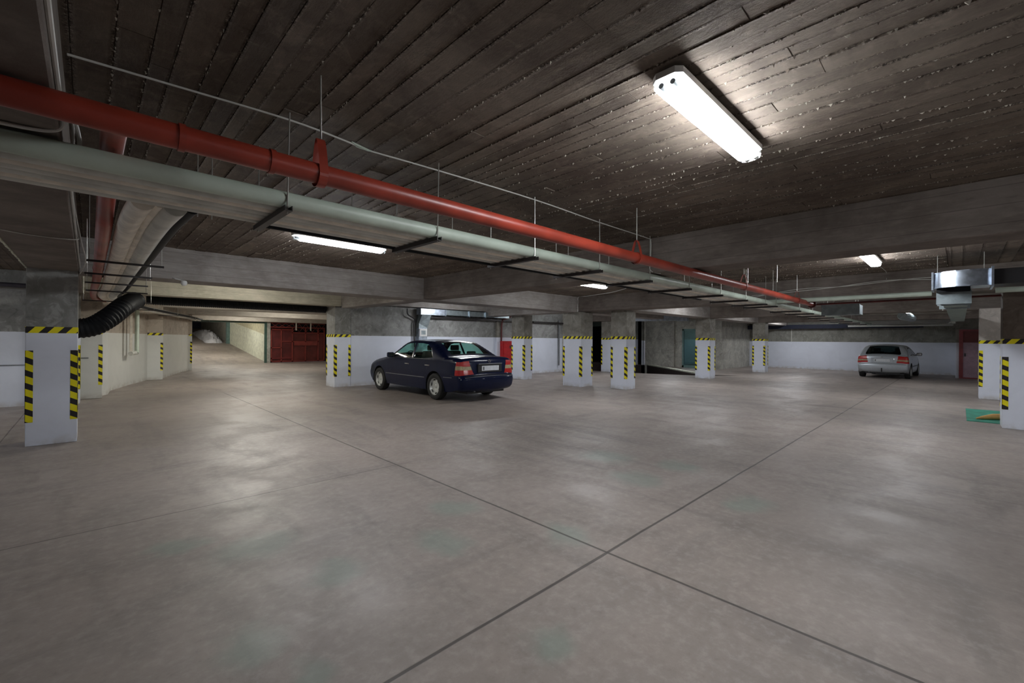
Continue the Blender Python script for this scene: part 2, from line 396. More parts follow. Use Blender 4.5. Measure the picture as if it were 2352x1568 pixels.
# beams
def beam(x0, x1, y0, y1, z0=BB, mat='beam'):
    mb = MB(); mb.bbox(x0, x1, y0, y1, z0, SLAB+.02, .008); return struct('ceiling_beam', mb, mat)
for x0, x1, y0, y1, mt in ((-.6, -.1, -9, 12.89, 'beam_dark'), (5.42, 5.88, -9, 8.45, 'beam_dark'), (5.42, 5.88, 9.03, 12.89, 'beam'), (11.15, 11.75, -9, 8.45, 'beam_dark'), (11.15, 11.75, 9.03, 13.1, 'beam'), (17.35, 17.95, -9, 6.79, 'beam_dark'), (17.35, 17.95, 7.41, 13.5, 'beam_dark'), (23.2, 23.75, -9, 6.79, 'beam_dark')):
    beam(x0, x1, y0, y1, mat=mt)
beam(-.1, 17.35, 8.45, 9.03, BB-.02, 'beam')
beam(11.75, 28.4, 6.79, 7.41, BB, 'beam')
beam(-.6, 5.42, 12.9, 13.35, 2.44, 'hall_beam'); beam(5.42, 11.75, 12.9, 13.1, 2.56, 'beam')
beam(.3, 11.2, 19.4, 20.0, 2.53, 'hall_pale'); beam(1.5, 11.2, 23.7, 24.4, 2.49, 'hall_pale'); beam(2.6, 11.2, 28.2, 28.7, 2.42, 'hall_pale')

# walls
def wall(name, x0, x1, y0, y1, z0=-.0, z1=SLAB+.1, mat='wall_paint'):
    mb = MB(); mb.box(x0, x1, y0, y1, z0, z1); return struct(name, mb, mat)
wall('wall_back', 5.8, 16.1, 13.13, 13.33)
wall('wall_hall_right', 11.2, 11.4, 13.3, 28.7, mat='wall_hall')
wall('wall_left', -9, -.6, 13.75, 13.95)
wall('wall_hall_left', -.61, .2, 14.4, 14.6, mat='wall_hall')
wall('wall_far', 28.4, 28.6, .02, 17, mat='wall_far')
wall('wall_right', 26.25, 26.45, -9, -.95, mat='wall_far'); wall('wall_right_return', 26.25, 28.4, -.0, .12, mat='wall_far')
wall('wall_right_head', 26.25, 26.45, -.95, 0, 2.06, mat='wall_far')
wall('wall_near', -9, 28.6, -9.2, -9, mat='wall_far'); wall('wall_near_left', -9.2, -9, -9, 13.9, mat='wall_far')
pts = [(.18, 14.75), (.36, 15.2), (.42, 16.1), (.9, 17.8), (1.44, 19.36), (1.9, 19.9), (2.35, 21.4), (2.85, 23.1), (3.28, 24.15)]
mb = MB(); poly = pts + [(3.28, 24.6), (2.4, 24.6), (-1, 19.6), (-1, 14.6)]
mb.prism(poly, 0, SLAB+.05); struct('wall_hall_curved', mb, 'wall_hall')
# ramp opening at the far end of the hall
def Rz(y): return max(0, (y-28.7)*.108)
mb = MB(); ys = [28.7, 32, 36, 40, 44, 48, 52]
mb.add([(x, y, Rz(y)) for y in ys for x in (2.0, 7.66)], [(2*i, 2*i+1, 2*i+3, 2*i+2) for i in range(len(ys)-1)])
struct('floor_up_ramp', mb, 'floor')
mb = MB(); mb.add([(7.6, 28.7, 0), (7.6, 38.4, Rz(38.4)), (7.6, 38.4, Rz(38.4)+1.7), (7.6, 28.7, 1.62), (7.75, 28.7, 0), (7.75, 38.4, Rz(38.4)), (7.75, 38.4, Rz(38.4)+1.7), (7.75, 28.7, 1.62)], [(0, 3, 2, 1), (4, 5, 6, 7), (3, 7, 6, 2)])
struct('wall_ramp_right', mb, 'ramp_wall')
mb = MB(); mb.add([(7.6, 28.7, 1.62), (7.6, 38.4, Rz(38.4)+1.7), (7.6, 38.4, 4.9), (7.6, 28.7, 3.4)], [(0, 3, 2, 1)])
struct('wall_ramp_right_upper', mb, 'ramp_wall_upper')
mb = MB(); mb.box(2.0, 3.2, 24.6, 28.7, 0, SLAB+.05); struct('wall_hall_stub', mb, 'wall_hall')
mb = MB(); mb.add([(2.6, 28.7, 0), (2.6, 52, Rz(52)), (2.6, 52, 6.5), (2.6, 28.7, 4)], [(0, 1, 2, 3)]); struct('wall_ramp_left', mb, 'wall_hall')
mb = MB(); mb.add([(2, 50, 2.0), (8.5, 50, 2.0), (8.5, 50, 7), (2, 50, 7)], [(0, 1, 2, 3)]); struct('wall_ramp_end', mb, 'blue_dark')  # near-black blue stands in for the darkness beyond the ramp
mb = MB(); mb.box(7.6, 9, 38.4, 52, 0, 7); struct('wall_ramp_upper_right', mb, 'wall_bare')
mb = MB(); mb.add([(2, 28.7, 2.6), (8, 28.7, 2.6), (8, 52, 6.3), (2, 52, 6.3)], [(0, 1, 2, 3)]); struct('ceiling_ramp', mb, 'hall_beam')
mb = MB(); mb.box(7.7, 11.4, 28.9, 29.1, 0, SLAB); struct('wall_behind_gate', mb, 'void')  # black colour stands in for the dark void behind the lattice
mb = MB(); mb.box(3.0, 7.62, 28.66, 28.74, 2.33, 2.47); struct('trim_3', mb, 'green_post')
mb = MB(); mb.box(7.46, 7.58, 28.62, 28.74, 0, 2.42); struct('trim_4', mb, 'green_post')
mb = MB(); mb.box(7.58, 7.76, 28.60, 28.78, 0, 2.42); struct('trim_5', mb, 'wall_bare')
mb = MB(); mb.box(7.40, 7.60, 38.2, 38.5, Rz(38.2)-.05, 4.6); struct('trim_6', mb, 'green_frame')
# distant right corner: rooms behind the down ramp
wall('wall_lobby', 24.0, 24.2, 11.4, 13.2, -1.5, SLAB, 'wall_bare')
wall('wall_lobby_side', 24.2, 28.4, 13.35, 13.55, -1.5, SLAB, 'wall_far')
wall('wall_lobby_recess', 24.3, 24.5, 11.15, 11.45, -1.5, SLAB, 'wall_bare')
wall('wall_lobby_door_side', 24.0, 24.2, 10.9, 11.2, -.2, SLAB, 'wall_bare')
wall('wall_lobby_door_head', 24.0, 24.2, 9.2, 10.9, 2.17, SLAB, 'wall_bare')
wall('wall_lobby_end', 24.0, 28.4, 8.78, 9.15, -.2, SLAB, 'wall_bare')
wall('wall_lobby_inner', 27.6, 27.8, 9.15, 13.35, -.2, SLAB, 'wall_hall')
wall('wall_dark_room_back', 26.6, 26.8, 13.5, 20, -1.5, SLAB, 'blue_dark')  # near-black colour of these room walls stands in for unlit depth
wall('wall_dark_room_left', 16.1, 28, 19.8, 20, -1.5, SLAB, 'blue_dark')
wall('wall_dark_room_pier', 24.0, 24.5, 13.95, 15.9, -1.5, SLAB, 'wall_paint')
wall('wall_back_return', 16.1, 16.3, 13.1, 20, -1.5, SLAB, 'wall_bare')

# ------------------------------------------------------------------ pillars
def pillar(x0, x1, y0, y1, mat, label, top=BB+.01, band=1.6, tz=(.32, 1.28), tapes=True, corners=((0, 0), (1, 0), (0, 1), (1, 1))):
    loc = ((x0+x1)/2, (y0+y1)/2, 0); t = thing('concrete_pillar', label, 'pillar', loc)
    rel(MB().bbox(x0, x1, y0, y1, 0, top, .006), loc).build('shaft', mat, t)
    e = .003; b0, b1 = band-.085, band
    mb = MB()
    for (a, b, c_, d) in ((x0-e, x1+e, y0-e, y0+.001), (x0-e, x1+e, y1-.001, y1+e), (x0-e, x0+.001, y0, y1), (x1-.001, x1+e, y0, y1)): mb.box(a, b, c_, d, b0, b1)
    rel(mb, loc).build('hazard_band', 'tape_h', t)
    if tapes:
        wd = .07; e = .0035
        for cx, cy in corners:
            mb = MB()
            X0, X1 = (x0-e, x0+wd) if cx == 0 else (x1-wd, x1+e); Y0, Y1 = (y0-e, y0+wd) if cy == 0 else (y1-wd, y1+e)
            mb.box(X0, X1, (y0-e if cy == 0 else y1-.001), (y0+.001 if cy == 0 else y1+e), *tz)
            mb.box((x0-e if cx == 0 else x1-.001), (x0+.001 if cx == 0 else x1+e), Y0, Y1, *tz)
            rel(mb, loc).build('hazard_strip', 'tape_v', t)
    return t
pillar(-.6, -.11, 8.63, 9.12, 'pillar_grey', 'white based concrete pillar at the left under the brown beam, nearest the camera')
pillar(-.6, -.13, 13.45, 13.95, 'pillar', 'pillar mostly hidden behind the near left pillar')
pillar(5.31, 5.8, 13.11, 13.75, 'pillar_grey', 'pillar between the red gate and the dark blue sedan', top=2.57)
pillar(11.58, 12.03, 11.27, 11.93, 'pillar', 'slim pillar beside the red fire cabinet, right of the dark blue sedan')
pillar(11.1, 11.72, 8.3, 9.02, 'pillar', 'wide pillar with a conduit at its top, right of the fire cabinet', top=BB-.015)
pillar(11.55, 12.07, 6.96, 7.5, 'pillar', 'pillar left of the dark opening and the down ramp', top=BB+.01)
pillar(17.42, 17.98, 6.82, 7.38, 'pillar', 'pillar at the edge of the down ramp, beside the green glass door')
pillar(23.22, 23.72, 6.5, 7.05, 'pillar', 'small distant pillar in front of the far white wall, left of the silver car')
pillar(17.5, 18.0, 11.3, 11.9, 'pillar', 'distant pillar half hidden beside the dark opening', top=SLAB)
pillar(16.95, 17.5, -1.0, -.36, 'pillar_beige', 'pillar with beige upper part behind the right edge pillar', band=1.55)
pillar(11.38, 11.95, -1.25, -.52, 'pillar_brown', 'pillar with dark brown top at the right edge of the photo', band=1.55, tz=(.33, 1.24))
pillar(-.3, .24, 14.36, 14.8, 'wall_hall', 'short pillar stub in the hall wall behind the near left pillar', band=1.62, top=SLAB)
pillar(1.42, 1.86, 19.36, 19.9, 'wall_hall', 'pillar in the middle of the curved hall wall', band=1.62, top=SLAB, corners=((1, 0),))
pillar(2.95, 3.32, 23.95, 24.6, 'wall_hall', 'pillar at the far end of the curved hall wall by the up ramp', band=1.62, top=SLAB, corners=((1, 0),))

# ------------------------------------------------------------------ fluorescent lights
def lamp(x, y, label, mat='tube_white', ln=1.28, ztop=SLAB-.030, along='x'):
    t = thing('fluorescent_light', label, 'ceiling light', (x, y, ztop), 0 if along == 'x' else PI/2, 'twin tube fluorescent ceiling lights')
    h = ln/2
    def prof(L, w, z0, z1, c):
        pl = [(-L, -w+c), (-L+c, -w), (L-c, -w), (L, -w+c), (L, w-c), (L-c, w), (-L+c, w), (-L, w-c)]
        return pl, z0, z1
    pl, a, b = prof(h, .080, -.032, 0.0, .03); MB().prism(pl, a, b).build('housing', 'white_pl', t)
    def cover(x0, x1, nm, mt):
        mb = MB(); seg = 8; xs = (x0, x1)
        sec = [(-.066, -.032), (-.070, -.058)] + [(-.068*math.cos(PI*k/seg), -.062-.028*math.sin(PI*k/seg)**.6) for k in range(1, seg)] + [(.070, -.058), (.066, -.032)]
        vs = [(xx, yy, zz) for xx in xs for yy, zz in sec]; n = len(sec)
        fs = [(i, i+1, n+i+1, n+i) for i in range(n-1)] + [tuple(range(n)), tuple(range(2*n-1, n-1, -1))]
        mb.add(vs, fs); return mb.build(nm, mt, t, smooth=True)
    cover(-h+.10, h-.06, 'lit_diffuser', mat)
    e0 = cover(-h+.015, -h+.10, 'end_cap', 'lamp_cover'); e1 = cover(h-.06, h-.015, 'end_cap', 'lamp_cover')
    for yy in (-.03, .03): MB().tube([(-h+.02, yy, -.06), (-h+.095, yy, -.06)], .014, 10).build('socket', 'plastic_trim', e0)
    for yy in (-.03, .03): MB().tube([(h-.055, yy, -.06), (h-.02, yy, -.06)], .014, 10).build('socket', 'plastic_trim', e1)
    return t
LAMPS = [(2.69, 1.03, 'large bright tube light nearest the camera, upper right of the photo'),
 (2.5, 5.95, 'long tube light seen just below the pipe bundle'), (8.42, 6.05, 'short looking tube light under the pipe bundle near the middle'),
 (8.78, .98, 'tube light between the two right hand beams'), (9.0, 11.2, 'tube light behind the beam above the dark blue sedan'),
 (14.4, 1.0, 'tube light in the bay behind the metal duct'), (14.4, 5.6, 'tube light in the bay left of the metal duct'), (14.4, 10.6, 'tube light near the wide pillar back bay'),
 (20.4, 1.0, 'tube light above the rear of the silver car bay'), (20.4, 5.0, 'tube light left of the silver car bay'), (20.6, 10, 'tube light above the down ramp'), (26.0, 2.0, 'tube light close to the far white wall'), (26.1, 5.9, 'tube light in the far corner by the white wall'),
 (3.6, -5.2, 'tube light behind the camera at left'), (8.8, -4.2, 'tube light behind the camera at right'), (14.4, -4.2, 'tube light behind the right edge pillar'), (-5.4, 6.5, 'tube light in the left bay'), (-4.2, 11.2, 'tube light by the left wall'), (20.4, -4, 'tube light near the red door bay')]
for x, y, lb in LAMPS: lamp(x, y, lb)
lamp(2.7, 11.0, 'tube light between the near beam and the greenish hall beam', 'tube_warm'); lamp(3.4, 16.0, 'tube light in the hall behind the near beam', 'tube_warm'); lamp(6.8, 21.8, 'tube light in the middle of the hall', 'tube_warm'); lamp(6.2, 26.3, 'tube light before the ramp opening', 'tube_warm')
lamp(5.6, 31, 'tube light over the up ramp', 'tube_warm', ztop=2.93); lamp(4.2, 36, 'tube light further up the ramp', 'tube_warm', ztop=3.70)
lamp(26, 11.2, 'tube light inside the lobby behind the green door', 'tube_white')

# ------------------------------------------------------------------ pipes and tray
o = MB().tube([(-8.8, 2.33, 2.325), (11.72, 2.33, 2.325)], .052, 20).build('fire_main_pipe', 'red_pipe', smooth=True)
fm = thing('fire_main', 'long red sprinkler main pipe running under the ceiling', 'pipe', (0, 2.33, 2.325)); o.parent = fm; o.location = (0, -2.33, -2.325); o.name = 'pipe_run'
for x in (-1.9, .28, .63, 4.05, 7.3, 10.4, 11.68):
    MB().tube([(x-.012, 0, 0), (x+.012, 0, 0)], .058 if x < 11 else .085, 20).build('coupling', 'red_pipe' if x < 11 else 'dark_red', fm, smooth=True)
for i, x in enumerate((-2.3, .86, 4.05, 7.25, 10.4)):
    t = thing('pipe_hanger', '%s red strap and threaded rod carrying the red main pipe, counted from the left' % ORD[i], 'pipe hanger', (x, 2.33, SLAB-.01), 0, 'strap hangers of the red main pipe')
    MB().tube([(0, 0, 0), (.004, 0, -.33)], .005, 8).build('threaded_rod', 'rod', t)
    mb = MB(); n = 26
    for k in range(n+1):
        a = 2*PI*k/n; s_ = 1 + (.0 if math.sin(a) < 0 else 1.0*math.sin(a)**2)
        yy = .059*math.cos(a)*(1 if math.sin(a) < 0 else 1-.40*math.sin(a)); zz = -.525 + .057*math.sin(a)*(1 if math.sin(a) < 0 else 3.4)
        mb.v += [(-.022, yy, zz), (.022, yy, zz)]
    mb.f = [(2*k, 2*k+1, 2*k+3, 2*k+2) for k in range(n)]
    mb.build('strap', 'red_pipe' if i != 1 else 'red_pipe', t)
t = thing('branch_pipe', 'red branch pipe leaving the main towards the hall at left', 'pipe', (.08, 2.33, 2.312))
MB().tube(spline([(0, .0, .02), (0, .12, .05), (0, .3, .10), (0, .55, .126), (0, 1.25, .126), (0, 1.9, .06), (0, 2.6, -.01), (0, 6, -.015), (0, 10.4, -.02), (.3, 10.9, -.03)], 5), .048, 18).build('pipe_run', 'red_pipe', t, smooth=True)
MB().tube([(0, 4.95, -.01), (0, 5.0, -.01)], .053, 18).build('coupling', 'red_pipe', t, smooth=True)
# bundle of parallel pipes on brackets
ys = [2.905, 3.005, 3.09, 3.175, 3.26, 3.345, 3.425]
rr = [.050, .036, .037, .038, .036, .038, .034]
names = ['greenish large pipe on the near edge of the pipe bundle', 'second pipe of the bundle, beside the greenish one', 'third pipe of the bundle', 'middle pipe of the bundle', 'fifth pipe of the bundle', 'sixth pipe of the bundle', 'thin pipe on the far edge of the pipe bundle']
for i, (y, q) in enumerate(zip(ys, rr)):
    pts = []
    for k in range(36):
        x = -8.8 + k*35/35
        pts.append((x, y + (0 if i == 0 else .006*math.sin(x*1.9+i*2.1)), 2.272+q))
    o = MB().tube(pts, q, 16).build('bundle_pipe', 'pvc' if i == 0 else ('pvc_grey', 'insul')[i in (2, 5)], smooth=True)
    tag(o, names[i] + ' hung below the ceiling', 'pipe', 'parallel pipes of the ceiling bundle')
xs = [-5, -3.6, -1.9] + [.86, 1.95, 3.07, 4.15, 5.3, 6.5, 7.75, 9.0, 10.2, 10.95, 13.0, 14.4, 15.8, 17.2, 18.9, 20.6, 22.4, 24.2]
for i, x in enumerate(xs):
    t = thing('pipe_bracket', 'black crossbar with two rods holding the pipe bundle, %s from the left' % ORD[i], 'pipe bracket', (x, 3.17, 2.27), 0, 'crossbars under the pipe bundle')
    mb = MB(); mb.box(-.022, .022, -.35, .35, -.032, -.028); mb.box(-.022, -.018, -.35, .35, -.028, 0); mb.box(.018, .022, -.35, .35, -.028, 0)
    mb.build('crossbar', 'steel_dark', t)
    for yy in (-.32, .32):
        MB().tube([(0, yy, -.045), (random.uniform(-.01, .01), yy, SLAB-2.27)], .0045, 6).build('threaded_rod', 'rod', t)
# stray rods in the ceiling between the brackets
for i, (x, y, z) in enumerate(((.57, 3.92, 2.36), (.66, 3.93, 2.36), (1.75, 3.95, 2.40), (2.9, 3.95, 2.4), (4.9, 3.9, 2.42), (8.3, 2.6, 2.5), (8.5, 2.2, 2.5), (9.4, 2.5, 2.45), (12.2, 2.0, 2.4), (13.6, 1.8, 2.4))):
    o = MB().tube([(x, y, SLAB), (x, y, z)], .0045, 6).build('threaded_rod', 'rod', smooth=True)
    tag(o, 'loose threaded rod hanging from the ceiling, %s from the left' % ORD[i], 'rod', 'loose rods hanging from the ceiling')
# pale insulated pipes swinging into the hall
def hallpath(x0, dx=0):
    return spline([(x0+.03, 3.50, 2.31), (x0, 4.3, 2.30), (x0, 6.5, 2.29), (x0, 9.5, 2.29), (x0+.02, 12.4, 2.29), (x0+.6, 15.6, 2.29), (x0+1.6, 18.8, 2.29), (x0+2.5, 21.6, 2.29), (x0+3.3, 24.4, 2.29)], 7)
for x0, q, mt, lb in ((.205, .062, 'insul', 'left fat cream insulated pipe running into the hall'), (.285, .028, 'insul', 'thin cream pipe between the two fat insulated pipes'), (.365, .066, 'pvc_grey', 'right fat pale pipe running into the hall'), (.452, .036, 'rubber_black', 'black rubber hose beside the pale pipes')):
    o = MB().tube(hallpath(x0), q, 16).build('insulated_pipe' if mt != 'rubber_black' else 'rubber_hose', mt, smooth=True)
    tag(o, lb, 'pipe' if mt != 'rubber_black' else 'hose')
for i, (y, x0, x1) in enumerate(((5.9, 0, .55), (7.1, -.02, .55), (8.3, -.02, .6), (9.7, -.02, .7), (12.4, -.08, .98), (15.6, .7, 1.3), (18.8, 1.7, 2.2), (21.6, 2.6, 3.1), (24.2, 3.4, 4.0))):
    t = thing('pipe_bracket', 'thin crossbar under the pale hall pipes, %s from the camera' % ORD[i], 'pipe bracket', (x0, y, 2.222), 0, 'crossbars under the hall pipes')
    MB().box(-.02, x1-x0+.02, -.012, .012, -.02, 0).build('crossbar', 'steel_dark', t)
    zt = SLAB-2.222 if not (8.4 < y < 9.1) else BB-2.222
    for xx in (0, x1-x0): MB().tube([(xx, 0, -.03), (xx, 0, zt)], .004, 6).build('threaded_rod', 'rod', t)
# big corrugated ducts
def ribbed(pts, q, n=10, step=1):
    return MB().tube(spline(pts, n), q, 18, rib=.09)
o = ribbed([(.62, 10.9, 2.16), (.45, 10.4, 2.02), (.25, 10.1, 1.80), (.02, 10.0, 1.63), (-.28, 10.05, 1.62), (-.50, 10.2, 1.80), (-.55, 10.3, 2.3)], .165, 12).build('corrugated_hose', 'rubber_black', smooth=True)
tag(o, 'black corrugated ventilation hose sagging behind the near left pillar', 'hose')
MBx = MB().tube([(1.0+.022*k, 13.75, 2.385) for k in range(195)], .125, 16, rib=.08)
tag(MBx.build('corrugated_hose', 'rubber_black', smooth=True), 'straight black corrugated hose under the greenish hall beam', 'hose')
# small sphere lamp near hose
t = thing('security_camera', 'small white round dome on a bracket below the beam at left', 'camera', (1.05, 8.35, 2.31))
mb = MB(); mb.lathe([(0, -.045), (.02, -.042), (.036, -.028), (.045, 0), (.036, .03), (.0, .04)], 20, axis='z'); mb.build('dome', 'white_pl', t, smooth=True)
MB().tube([(0, 0, .03), (-.1, .06, .06), (-.14, .13, .09)], .008, 8).build('bracket', 'white_pl', t)

# cables and conduits
def cable(pts, q, mt, label, cat='cable', name='cable', n=8):
    o = MB().tube(spline(pts, n), q, 8).build(name, mt, smooth=True); return tag(o, label, cat)
cable([(-.08, 2.94, 2.80), (.3, 2.98, 2.835), (.9, 2.93, 2.835), (1.3, 2.96, 2.83), (1.42, 2.99, 2.832), (2.0, 2.95, 2.835), (3.1, 2.88, 2.83), (4.2, 2.9, 2.83), (5.3, 2.9, 2.835), (5.405, 2.9, 2.81), (5.405, 2.9, 2.6), (5.4, 2.9, 2.42), (5.5, 2.8, 2.375)], .006, 'cable', 'pale cable clipped along the ceiling above the red pipe', n=6)
cable([(.86, 3.49, 2.275), (2.5, 3.5, 2.272), (4.2, 3.49, 2.276), (6, 3.5, 2.272), (8.5, 3.5, 2.276)], .013, 'rubber_black', 'black cable along the far edge of the pipe bundle')
mb = MB(); yy = 4.6
while yy < 8.6:
    L = random.uniform(.03, .12); mb.box(-.606-random.random()*.006, -.594, yy, yy+L, BB-.012*random.random()-.002, BB+.03); yy += L+random.uniform(0, .02)
struct('trim_8', mb, 'ramp_wall')
mb = MB()
for k in range(7):
    a = random.random()*6; mb.tube(spline([(1.30, 2.95+random.uniform(-.01, .01), 2.835), (1.36+.01*k, 2.97+.012*math.cos(a), 2.828+.006*math.sin(a)), (1.46, 2.985+random.uniform(-.01, .01), 2.83)], 5), .0035, 6)
tag(mb.build('cable_tie_bundle', 'pvc', smooth=True), 'knotted pale cable splice on the ceiling beside the strap hanger', 'cable')
cable([(-.092, .6, 2.46), (-.092, 2.2, 2.45), (-.085, 2.7, 2.46), (-.05, 3.0, 2.50), (-.04, 3.3, 2.45), (-.085, 3.8, 2.44), (-.09, 6, 2.42), (-.09, 8.5, 2.41)], .009, 'cable', 'pale cable along the lower edge of the left beam')
cable([(-.094, .6, 2.52), (-.094, 2.6, 2.50), (-.06, 3.0, 2.48), (-.09, 4.5, 2.50), (-.06, 6.4, 2.46), (-.03, 7.2, 2.36), (-.09, 8.4, 2.33)], .006, 'cable', 'second thinner cable along the left beam edge')
cable([(-.9, 2.75, 2.378), (-.45, 2.83, 2.374), (-.2, 2.83, 2.374), (-.1, 2.80, 2.39), (-.088, 2.8, 2.45)], .008, 'cable', 'pale cable crossing under the left beam above the pipe bundle')
cable([(-.62, 5.6, 2.374), (-.4, 5.8, 2.378), (-.1, 5.8, 2.38), (-.085, 5.9, 2.43)], .005, 'cable', 'thin cable crossing under the left beam below the pipe bundle')
cable([(11.09, 8.44, 2.45), (11.09, 8.44, 2.37)], .012, 'white_pl', 'short conduit drop at the top of the wide pillar', n=2, name='conduit')
cable([(10.0, 6.05, 2.83), (10.6, 6.9, 2.835), (11.0, 8.0, 2.835), (11.1, 8.43, 2.82), (11.1, 8.43, 2.40)], .010, 'white_pl', 'pale conduit from the middle lamp to the wide pillar', 'conduit', name='conduit')
cable([(11.13, 3.4, 2.50), (11.12, 2.5, 2.62), (11.12, 1.6, 2.62), (11.12, .6, 2.68), (11.12, -.5, 2.66), (11.12, -2, 2.68)], .008, 'cable', 'sagging pale cable on the face of the right hand beam')
cable([(11.12, 3.4, 2.54), (11.11, 2.0, 2.60), (11.11, 1.0, 2.68), (11.11, .2, 2.62)], .008, 'cable', 'second sagging cable on the right hand beam')
cable([(9.4, 1.0, 2.80), (10.2, 1.0, 2.835), (11.12, 1.0, 2.835), (11.13, 1.0, 2.70)], .006, 'cable', 'cable feeding the lamp between the right beams')
o = MB().tube([(11.06, 3.3, 2.375), (11.06, .36, 2.375)], .045, 16).build('drain_pipe', 'pvc', smooth=True); tag(o, 'pale green pipe along the right beam left of the metal duct', 'pipe')
o = MB().tube([(11.06, -.42, 2.375), (11.06, -6, 2.375)], .045, 16).build('drain_pipe', 'pvc', smooth=True); tag(o, 'pale green pipe along the right beam right of the metal duct', 'pipe')
o = MB().tube([(11.9, 2.33, 2.33), (11.9, -1.5, 2.35)], .02, 10).build('thin_red_pipe', 'dark_red', smooth=True); tag(o, 'thin dark red pipe running right from the end of the red main', 'pipe')
MBp = MB().tube([(-9, 13.55, 2.52), (-.62, 13.55, 2.52)], .045, 12); tag(MBp.build('wall_pipe', 'cable_dark', smooth=True), 'dark pipe along the left wall below the ceiling', 'pipe')
MBp = MB().box(-9, -.62, 13.725, 13.745, .86, .875); tag(MBp.build('wall_trim_line', 'plastic_trim'), 'thin dark line along the left white wall', 'rail')

# ------------------------------------------------------------------ ducts at right
t = thing('air_duct', 'shiny galvanised duct with curved elbow hanging at right', 'duct', (9.5, 0, 2.34))
mb = MB(); arc = [(.14, .30), (-.02, .20), (-.09, .05), (-.11, -.10), (-.08, -.22), (-.04, -.32)]
n = len(arc); V = [(x, y, 0) for x, y in arc] + [(x, y, .22) for x, y in arc] + [(.55, .30, 0), (.55, -.32, 0), (.55, .30, .22), (.55, -.32, .22)]
fs = [(i, n+i, n+i+1, i+1) for i in range(n-1)] + [tuple(range(n)) + (2*n+1, 2*n), tuple(range(2*n-1, n-1, -1)) + (2*n+2, 2*n+3), (0, 2*n, 2*n+2, n), (n-1, 2*n-1, 2*n+3, 2*n+1)]
mb.add(V, fs).build('elbow', 'galv', t, smooth=True)
mb = MB()
for z in (-.012, .22): mb.add([(x-.012, y, z) for x, y in arc] + [(x-.012, y, z+.012) for x, y in arc] + [(x, y, z) for x, y in arc] + [(x, y, z+.012) for x, y in arc], [(i, n+i, n+i+1, i+1) for i in range(n-1)] + [(i, i+1, 2*n+i+1, 2*n+i) for i in range(n-1)] + [(n+i, 3*n+i, 3*n+i+1, n+i+1) for i in range(n-1)])
mb.build('seam', 'galv', t)
MB().box(.10, .60, .295, .32, -.03, .25).build('flange', 'galv', t); MB().box(-.08, .60, -.345, -.32, -.03, .26).build('flange', 'galv', t)
MB().box(.0, .55, -.95, -.345, 0, .22).build('straight_section', 'plastic', t)
for y in (.25, -.25): MB().tube([(.1, y, .22), (.1, y, SLAB-2.34)], .005, 6).build('threaded_rod', 'rod', t)
t2 = thing('air_duct', 'dull green grey stepped duct below the shiny elbow', 'duct', (9.62, .06, 2.30))
MB().box(0, .14, -.17, .20, -.03, .037).build('connector', 'rubber_black', t2)
MB().bbox(.10, .5, -.16, .18, -.19, -.02).build('plenum', 'galv_dull', t2)
MB().box(.5, 1.5, -.15, .14, -.19, -.02).build('run', 'duct_green', t2); MB().box(1.5, 8.4, -.15, .12, -.20, -.02).build('run', 'duct_green', t2)
for x in (.09, .5, 1.5): MB().box(x-.012, x+.012, -.185, .205, -.215, .0).build('flange', 'galv_dull', t2)
MB().tube([(2.2, .17, -.2), (2.2, .17, .28)], .01, 6).build('hanger_rod', 'rod', t2)
t = thing('air_duct', 'small grey box duct beyond the end of the red main pipe', 'duct', (12.9, 2.0, 2.27))
MB().bbox(0, .6, -.35, .35, -.13, .10).build('duct_body', 'galv_dull', t); MB().box(-.02, 0, -.37, .37, -.15, .12).build('flange', 'galv_dull', t)
for y in (-.3, .3): MB().tube([(.3, y, .1), (.3, y, SLAB-2.27)], .005, 6).build('threaded_rod', 'rod', t)
t = thing('air_duct', 'foil wrapped duct hanging in front of the far wall', 'duct', (18.9, 1.3, 2.35))
MB().tube([(0, 0, 0), (.4, 0, .02), (.9, -.05, 0), (1.5, -.05, .02), (2.4, -.1, 0)], [.12, .16, .13, .15, .12], 12).build('duct_body', 'galv_dull', t)
for x in (.3, 2): MB().tube([(x, 0, .1), (x, 0, .25)], .005, 6).build('threaded_rod', 'rod', t)
mb = MB(); mb.add([(18.2, -.9, SLAB), (18.2, 3.2, SLAB), (27.6, 3.0, 2.35), (27.6, .4, 2.35), (18.2, -.9, SLAB+.1), (18.2, 3.2, SLAB+.1), (27.6, 3.0, 2.5), (27.6, .4, 2.5)], [(0, 1, 2, 3), (1, 5, 6, 2), (2, 6, 7, 3), (3, 7, 4, 0)])
struct('ceiling_ramp_soffit', mb, 'wall_bare')
# dark tray and pale conduit along the far wall
tag(MB().box(28.05, 28.38, 1.2, 10.4, 2.20, 2.42).build('cable_tray', 'blue_dark'), 'dark cable tray along the top of the far wall', 'cable tray')
o = MB().tube([(27.95, 4.0, 2.30), (27.9, 0.2, 2.30)], .05, 10).build('conduit', 'white_pl', smooth=True); tag(o, 'white conduit along the far wall towards the red door', 'conduit')
tag(MB().tube([(28.36, 6.6, 2.2), (28.36, 6.6, 1.5)], .02, 8).build('conduit', 'cable', smooth=True), 'thin vertical conduit on the concrete of the far wall', 'conduit')

